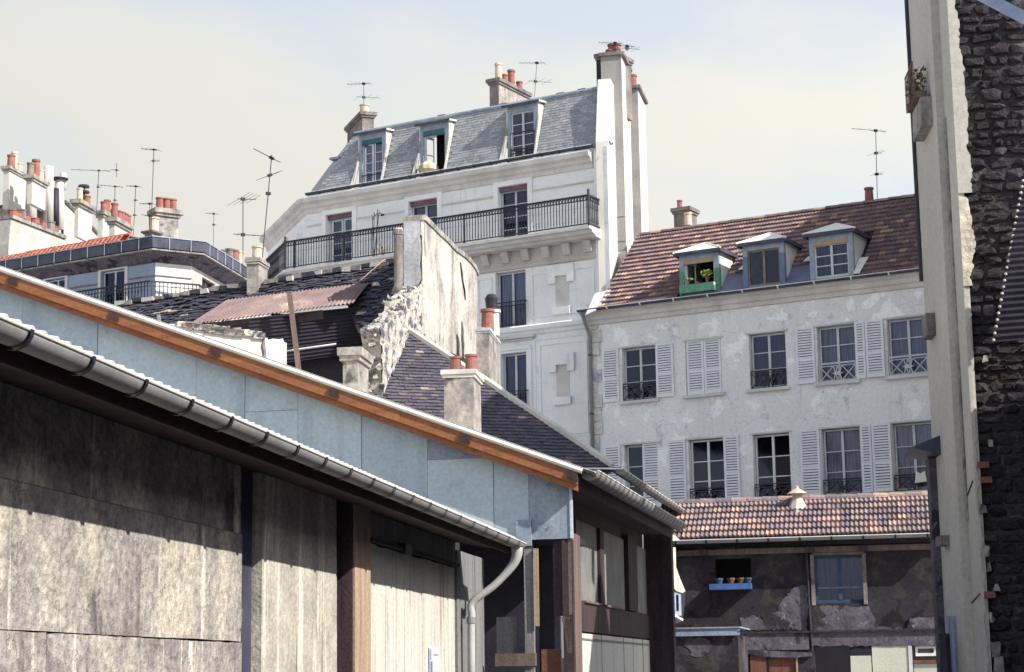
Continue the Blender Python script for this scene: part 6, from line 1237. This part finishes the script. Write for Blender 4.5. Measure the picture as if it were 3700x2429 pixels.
# ================================================================== the right-hand building
p = atY((3562, 2430), 31.7); FR = Fr((p.x, p.y), 183.5); FF = Fr((p.x, p.y), 101.9)
RB_ = thing('roughcast_building', 'tall narrow building end with beige roughcast side and bare rubble end wall coloured dark for shade', 'building', FF.P(1, 1, 0), 101.9)
RBH = 14.6; RLN = FR.S((3341, 1100), -.14)
m = MB(); m.slab([FR.P(-.02, .1, 0), FR.P(RLN, .1, 0), FR.P(RLN, 6, 0), FF.P(6, .14, 0), FF.P(.1, .14, 0)], Vector((0, 0, RBH))); part(RB_, 'core_wall', m, MT['rubble_core'])
m = MB(); m.box(FR, RLN, -.0, 0, .10, 0, RBH+.0); part(RB_, 'side_wall', m, MT['beige'])
def rS(p, t=0): return FR.S(p, t)
s1_ = FR.S((3478, 2100), -.14); m = MB(); m.box(FR, RLN-.01, s1_, -.14, -.001, 0, RBH); part(RB_, 'side_pilaster', m, MT['beige'])
m = MB(); m.box(FR, s1_+.02, s1_+.16, -.03, -.001, 4.2, 11.3); part(RB_, 'wall_recess_edge', m, MT['chim_mid'])
m = MB(); m.tube([FR.P(RLN-.05, -.16, z) for z in (8.9, RBH)], .05, 8); part(RB_, 'downpipe', m, MT['iron'])
for px_, z, t_ in (((3372, 1180), .34, -.141), ((3422, 1955), .14, -.141)):
    a = FR.S(px_, t_); zz = FR.Z(px_, t_); m = MB(); m.box(FR, a-.28, a+.28, -.30, t_, zz-z*.6, zz+z*.6); part(RB_, 'corbel', m, MT['chim'])
a = FR.S((3340, 455), -.2); zz = FR.Z((3340, 372), -.2); m = MB(); m.box(FR, a-.5, a+.6, -.34, -.141, zz-.55, zz-.02); part(RB_, 'balcony_base', m, MT['chim_mid'])
bk_ = thing('balcony_planter', 'rusty wire balcony basket with dried plants high on the beige side wall', 'planter', FR.P(a, -.3, zz), 183.5)
m = MB(); m.box(FR, a-.5, a+.5, -.42, -.20, zz+.0, zz+.12); part(bk_, 'trough', m, MT['wood_brown'])
for i in range(9): m = MB(); b = a-.5+1.0*i/8; m.bar(FR.P(b, -.43, zz), FR.P(b, -.43, zz+.66), .014, .014); part(bk_, 'rail_bar', m, MT['wood_brown'])
m = MB(); m.bar(FR.P(a-.5, -.43, zz+.67), FR.P(a+.5, -.43, zz+.67), .02, .02); part(bk_, 'hand_rail', m, MT['wood_brown'])
m = MB(); r_ = random.Random(3)
for i in range(220):
    q = FR.P(a+r_.uniform(-.5, .5), -.32+r_.uniform(-.12, .12), zz+.05+.55*r_.random()); x = Vector((r_.gauss(0, 1), r_.gauss(0, 1), r_.gauss(0, 1))).normalized()*.045; y = x.cross(Vector((r_.gauss(0, 1), r_.gauss(0, 1), .3))).normalized()*.03
    m.add([q-x, q+y, q+x, q-y], [(0, 1, 2, 3)])
part(bk_, 'dried_foliage', m, MT['dry'])
a = FR.S((3378, 1640), -.14); zz = FR.Z((3378, 1625), -.14); m = MB()
m.hexa([FR.P(x, t, z) for x, t, z in ((a-.6, -.60, zz-.05), (a+.7, -.60, zz-.05), (a+.7, -.142, zz-.16), (a-.6, -.142, zz-.16), (a-.6, -.62, zz+.0), (a+.7, -.62, zz+.0), (a+.7, -.142, zz+.18), (a-.6, -.142, zz+.18))]); part(RB_, 'hood', m, MT['gutter_dark'])
m = MB(); m.box(FR, RLN-.012, a+.1, -.27, -.141, 0, zz-.17); part(RB_, 'grey_pier', m, MT['soot_pale'])
for pts in (((3514, 1738), (3480, 1830), (3442, 1924)), ((3540, 2146), (3500, 2190), (3464, 2222))):
    m = MB(); m.tube([FR.P(FR.S(q, -.012), -.012, FR.Z(q, -.012)) for q in pts], .011, 5); part(RB_, 'cable', m, MT['iron'])
m = MB(); m.tube([FR.P(FR.S((3414, 2310), -.4), -.4, z) for z in (0, FR.Z((3412, 2290), -.4))], .09, 8); part(RB_, 'black_pipe', m, MT['iron'])
for px_ in (3447, 3466): m = MB(); b = FR.S((px_, 2350), -.1); m.box(FR, b-.16, b+.08, -.19, -.141 if b < s1_ else -.001, 0, FR.Z((px_, 2225), -.12)); part(RB_, 'blue_steel_channel', m, MT['blue_zinc'])
rng = random.Random(11)
for (za, zb2_, wa, wb, mt) in ((9.72, RBH, .24, .08, 'beige'), (8.1, 9.7, .20, .25, 'cream'), (0, 8.08, .03, .07, 'beige')):  # cream stretch stands for sunlit plaster, beige for shaded: light put into colour
    L_ = []; Rr = []; z = za; wv = 0
    while z < zb2_:
        f = (z-za)/(zb2_-za); wv = wv*.8+rng.gauss(0, .012); L_.append(FF.P(-.001, -.015, z)); Rr.append(FF.P(max(.02, (wa+(wb-wa)*f)*(1 if mt == 'beige' else .55+.45*math.sin(math.pi*min(1, max(0, f))**.8))+wv*(1 if mt == 'beige' else 2.2)+rng.gauss(0, .008)), -.015, z)); z += .05
    m = MB(); m.strip(L_, Rr); m.strip(Rr, [q+FF.v*.15 for q in Rr]); m.strip([q+FF.v*.13 for q in L_], L_); part(RB_, 'plaster_edge', m, MT[mt])
sts = []; z = -.05
while z < 14.4:
    h = rng.uniform(.12, .24); a = rng.uniform(0, .08)
    while a < 2.7:
        w_ = rng.uniform(.14, .46); sts.append((a, z, w_, h*rng.uniform(.8, 1.05))); a += w_+.015
    z += h+.012
sts.sort(key=lambda q: (q[0] > .75 or q[1] < 1.2, -q[2]*q[3]))
rest = MB()
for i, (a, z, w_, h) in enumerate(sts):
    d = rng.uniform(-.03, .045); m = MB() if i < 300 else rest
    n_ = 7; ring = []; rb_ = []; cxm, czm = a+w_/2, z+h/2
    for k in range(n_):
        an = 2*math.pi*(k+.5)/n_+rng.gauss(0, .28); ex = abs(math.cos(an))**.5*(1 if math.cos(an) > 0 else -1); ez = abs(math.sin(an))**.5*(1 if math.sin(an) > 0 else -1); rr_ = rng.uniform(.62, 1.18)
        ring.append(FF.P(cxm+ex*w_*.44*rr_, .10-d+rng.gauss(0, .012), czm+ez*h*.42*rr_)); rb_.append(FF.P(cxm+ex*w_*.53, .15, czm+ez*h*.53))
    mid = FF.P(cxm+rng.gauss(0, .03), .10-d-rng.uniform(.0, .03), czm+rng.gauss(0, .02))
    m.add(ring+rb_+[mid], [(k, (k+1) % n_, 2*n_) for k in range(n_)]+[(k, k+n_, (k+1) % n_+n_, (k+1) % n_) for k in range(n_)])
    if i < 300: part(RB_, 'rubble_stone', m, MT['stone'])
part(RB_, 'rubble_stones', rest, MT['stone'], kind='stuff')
for x, y in ((3552, 1680), (3562, 1735), (3575, 2150)):
    a, z = FF.hit((x, y), -.03); m = MB(); m.box(FF, a-.09, a+.10, -.04, .12, z-.05, z+.055, .008); part(RB_, 'exposed_brick', m, MT['brick'])
for x, y, w_ in ((3552, 1835, .07), (3565, 1990, .08), (3572, 2050, .07), (3600, 2350, .12), (3607, 2400, .13), (3582, 2230, .07), (3560, 1300, .05), (3575, 1600, .05), (3600, 2120, .06)):
    a, z = FF.hit((x, y), -.03); m = MB(); m.box(FF, a-w_*.6, a+w_*.6, -.03, .12, z-w_, z+w_, .03); part(RB_, 'plaster_remnant', m, MT['chim_mid'])
# the neighbour behind it, which shades the right end of the clay roof
NB = thing('neighbour_building', 'plain beige building standing behind the roughcast building beside the town house', 'building', (17, 52, 0), 90)
FNB = Fr((12.6, 47.6), 101.9); m = MB(); m.box(FNB, 0, 7, 0, 9, 0, 19.2); part(NB, 'wall', m, MT['beige'])
# corrugated awning at the far right
p1, p2 = atY((3699, 640), 30.2), atY((3588, 1238), 28.8); dx = Vector((2.2, .1, .16))
AW = thing('corrugated_awning', 'dark corrugated sheet awning with pale beads as its sunlit scalloped edge against the rubble wall', 'awning', (p2.x, p2.y, p2.z), 101.9)
m = corr(p1, p2, p2+dx, p1+dx, 27, .035, 8); part(AW, 'sheet', m, MT['corr_dark'])
n_ = 26
for i in range(n_):
    q = p2.lerp(p1, (i+.5)/n_); m = MB(); m.lathe(q+Vector((-.01, -.03, -.02)), [(.005, -.024), (.024, -.012), (.024, .014), (.005, .024)], 7); part(AW, 'scallop_highlight', m, MT['chim_white'])  # pale bead per wave, sunlight on the sheet edge put into its colour
q1, q2_ = atY((3500, -40), 30.5), atY((4100, 272), 28.7)
m = MB(); m.bar(q1, q2_, .26, .2); m2 = single('steel_gutter', 'blue-grey steel gutter crossing the top of the rubble wall', 'gutter', m, MT['blue_zinc'])

# ================================================================== television antennas
antenna(1315, 394, 300, 62, [(.97, 1.0, 300, 8, 6, .5), (.45, .9, 60, 5, 3, .9)], label='television antenna on the leftmost mansard chimney', px1=1314)
antenna(1931, 352, 224, 60, [(.97, 1.0, 300, 10, 6, .45), (.45, .9, 60, 5, 3, .9)], label='television antenna beside the third mansard dormer, behind the row of pots', px1=1940)
antenna(2240, 185, 155, 59, [(.97, .9, 300, 12, 6, .45)], r=.012, label='bent television antenna on the left half of the tallest chimney', px1=2222)
antenna(2266, 186, 165, 59, [(.9, .9, 300, 14, 7, .45), (.5, .7, 60, 5, 3, .8)], r=.012, label='television antenna on the right half of the tallest chimney', px1=2266)
antenna(3170, 716, 470, 55, [(.99, 1.1, 300, 14, 3, .4), (.66, .3, 60, 5, 2, .7), (.35, .3, 60, 5, 2, .5)], r=.014, label='television antenna rising above the ridge of the clay tile roof', px1=3164)
antenna(948, 930, 560, 44, [(.97, .9, 300, 30, 4, .3), (.8, .35, 50, 25, 4, 1.0), (.62, .12, 50, 0, 1, .2)], r=.016, label='tallest antenna, on the stack of the blackened roof', px1=982)
antenna(878, 1010, 717, 46, [(.99, .5, 60, 5, 4, 1.5), (.55, .8, 70, 0, 2, .3)], r=.016, label='antenna with a broad flat aerial, left of the tallest one', px1=878)
antenna(545, 850, 538, 76, [(.99, 1.0, 300, 12, 4, .5), (.86, .4, 60, 5, 3, .8)], r=.02, label='tall antenna standing behind the corner building chimney', px1=556)
antenna(541, 815, 735, 76, [(.98, .8, 300, 8, 4, .5)], r=.018, label='short antenna just left of the big pale chimney with three pots')
antenna(539, 830, 780, 75, [(.98, .6, 300, 15, 3, .5)], r=.018, label='lowest antenna, touching the chimney of the corner building')
antenna(348, 790, 615, 86, [(.99, 2.2, 290, 8, 3, .4), (.65, .2, 60, 0, 1, .4)], r=.02, label='antenna above the small far white stack', px1=357)
antenna(412, 800, 673, 84, [(.99, 1.6, 300, 12, 3, .4), (.6, .2, 60, 0, 1, .4)], r=.02, label='antenna above the row of five red pots', px1=416)
antenna(421, 640, 590, 88, [(.5, .5, 300, 12, 2, .3)], r=.018, label='stub antenna hanging high beside the far gable masts')
antenna(482, 850, 670, 82, [(.98, .8, 300, 10, 4, .5), (.7, .2, 60, 0, 1, .4), (.4, .2, 60, 0, 1, .4)], r=.02, label='antenna midway between the pale stacks', px1=491)
antenna(771, 910, 770, 82, [(.98, .7, 300, 10, 3, .5), (.7, .2, 60, 0, 1, .4)], r=.014, label='faint thin antenna above the right side of the corner building', px1=772)

# ================================================================== unseen houses added right of the camera to darken the shed wall
for i, (y0, y1, h_, lb) in enumerate(((-26, -9, 7.2, 'unseen low house added to block sky light, behind the viewpoint'), (-8.8, 9, 7.6, 'unseen low house added to block sky light opposite the near end of the front shed'), (9.2, 30.5, 7.4, 'unseen low house added to block sky light opposite the far doors of the front shed'))):
    f_ = Fr((9.7, y1), 180); o = thing('added_shade_house', lb, 'house', (11.5, (y0+y1)/2, 0), 180, 'added houses blocking sky light'); n_ = int((y1-y0)/3.2)
    wl = [(1.2+k*3.2, 2.2+k*3.2, z, z+1.5) for k in range(n_) for z in (1.0, 4.2)]
    m = MB(); wall_grid(m, f_, 0, y1-y0, 0, h_, 0, wl, .2); m.box(f_, 0, y1-y0, .5, 6, 0, h_-.1); part(o, 'wall', m, MT['soot_pale'])
    for a_, b_, z0_, z1_ in wl: window(o, f_, a_, b_, z0_, z1_, .12, 3, 2, 'wframe', None, panes=False)
    m = MB(); m.box(f_, -.1, y1-y0+.1, -.2, 6.2, h_, h_+.15); part(o, 'roof', m, MT['zinc_old'])
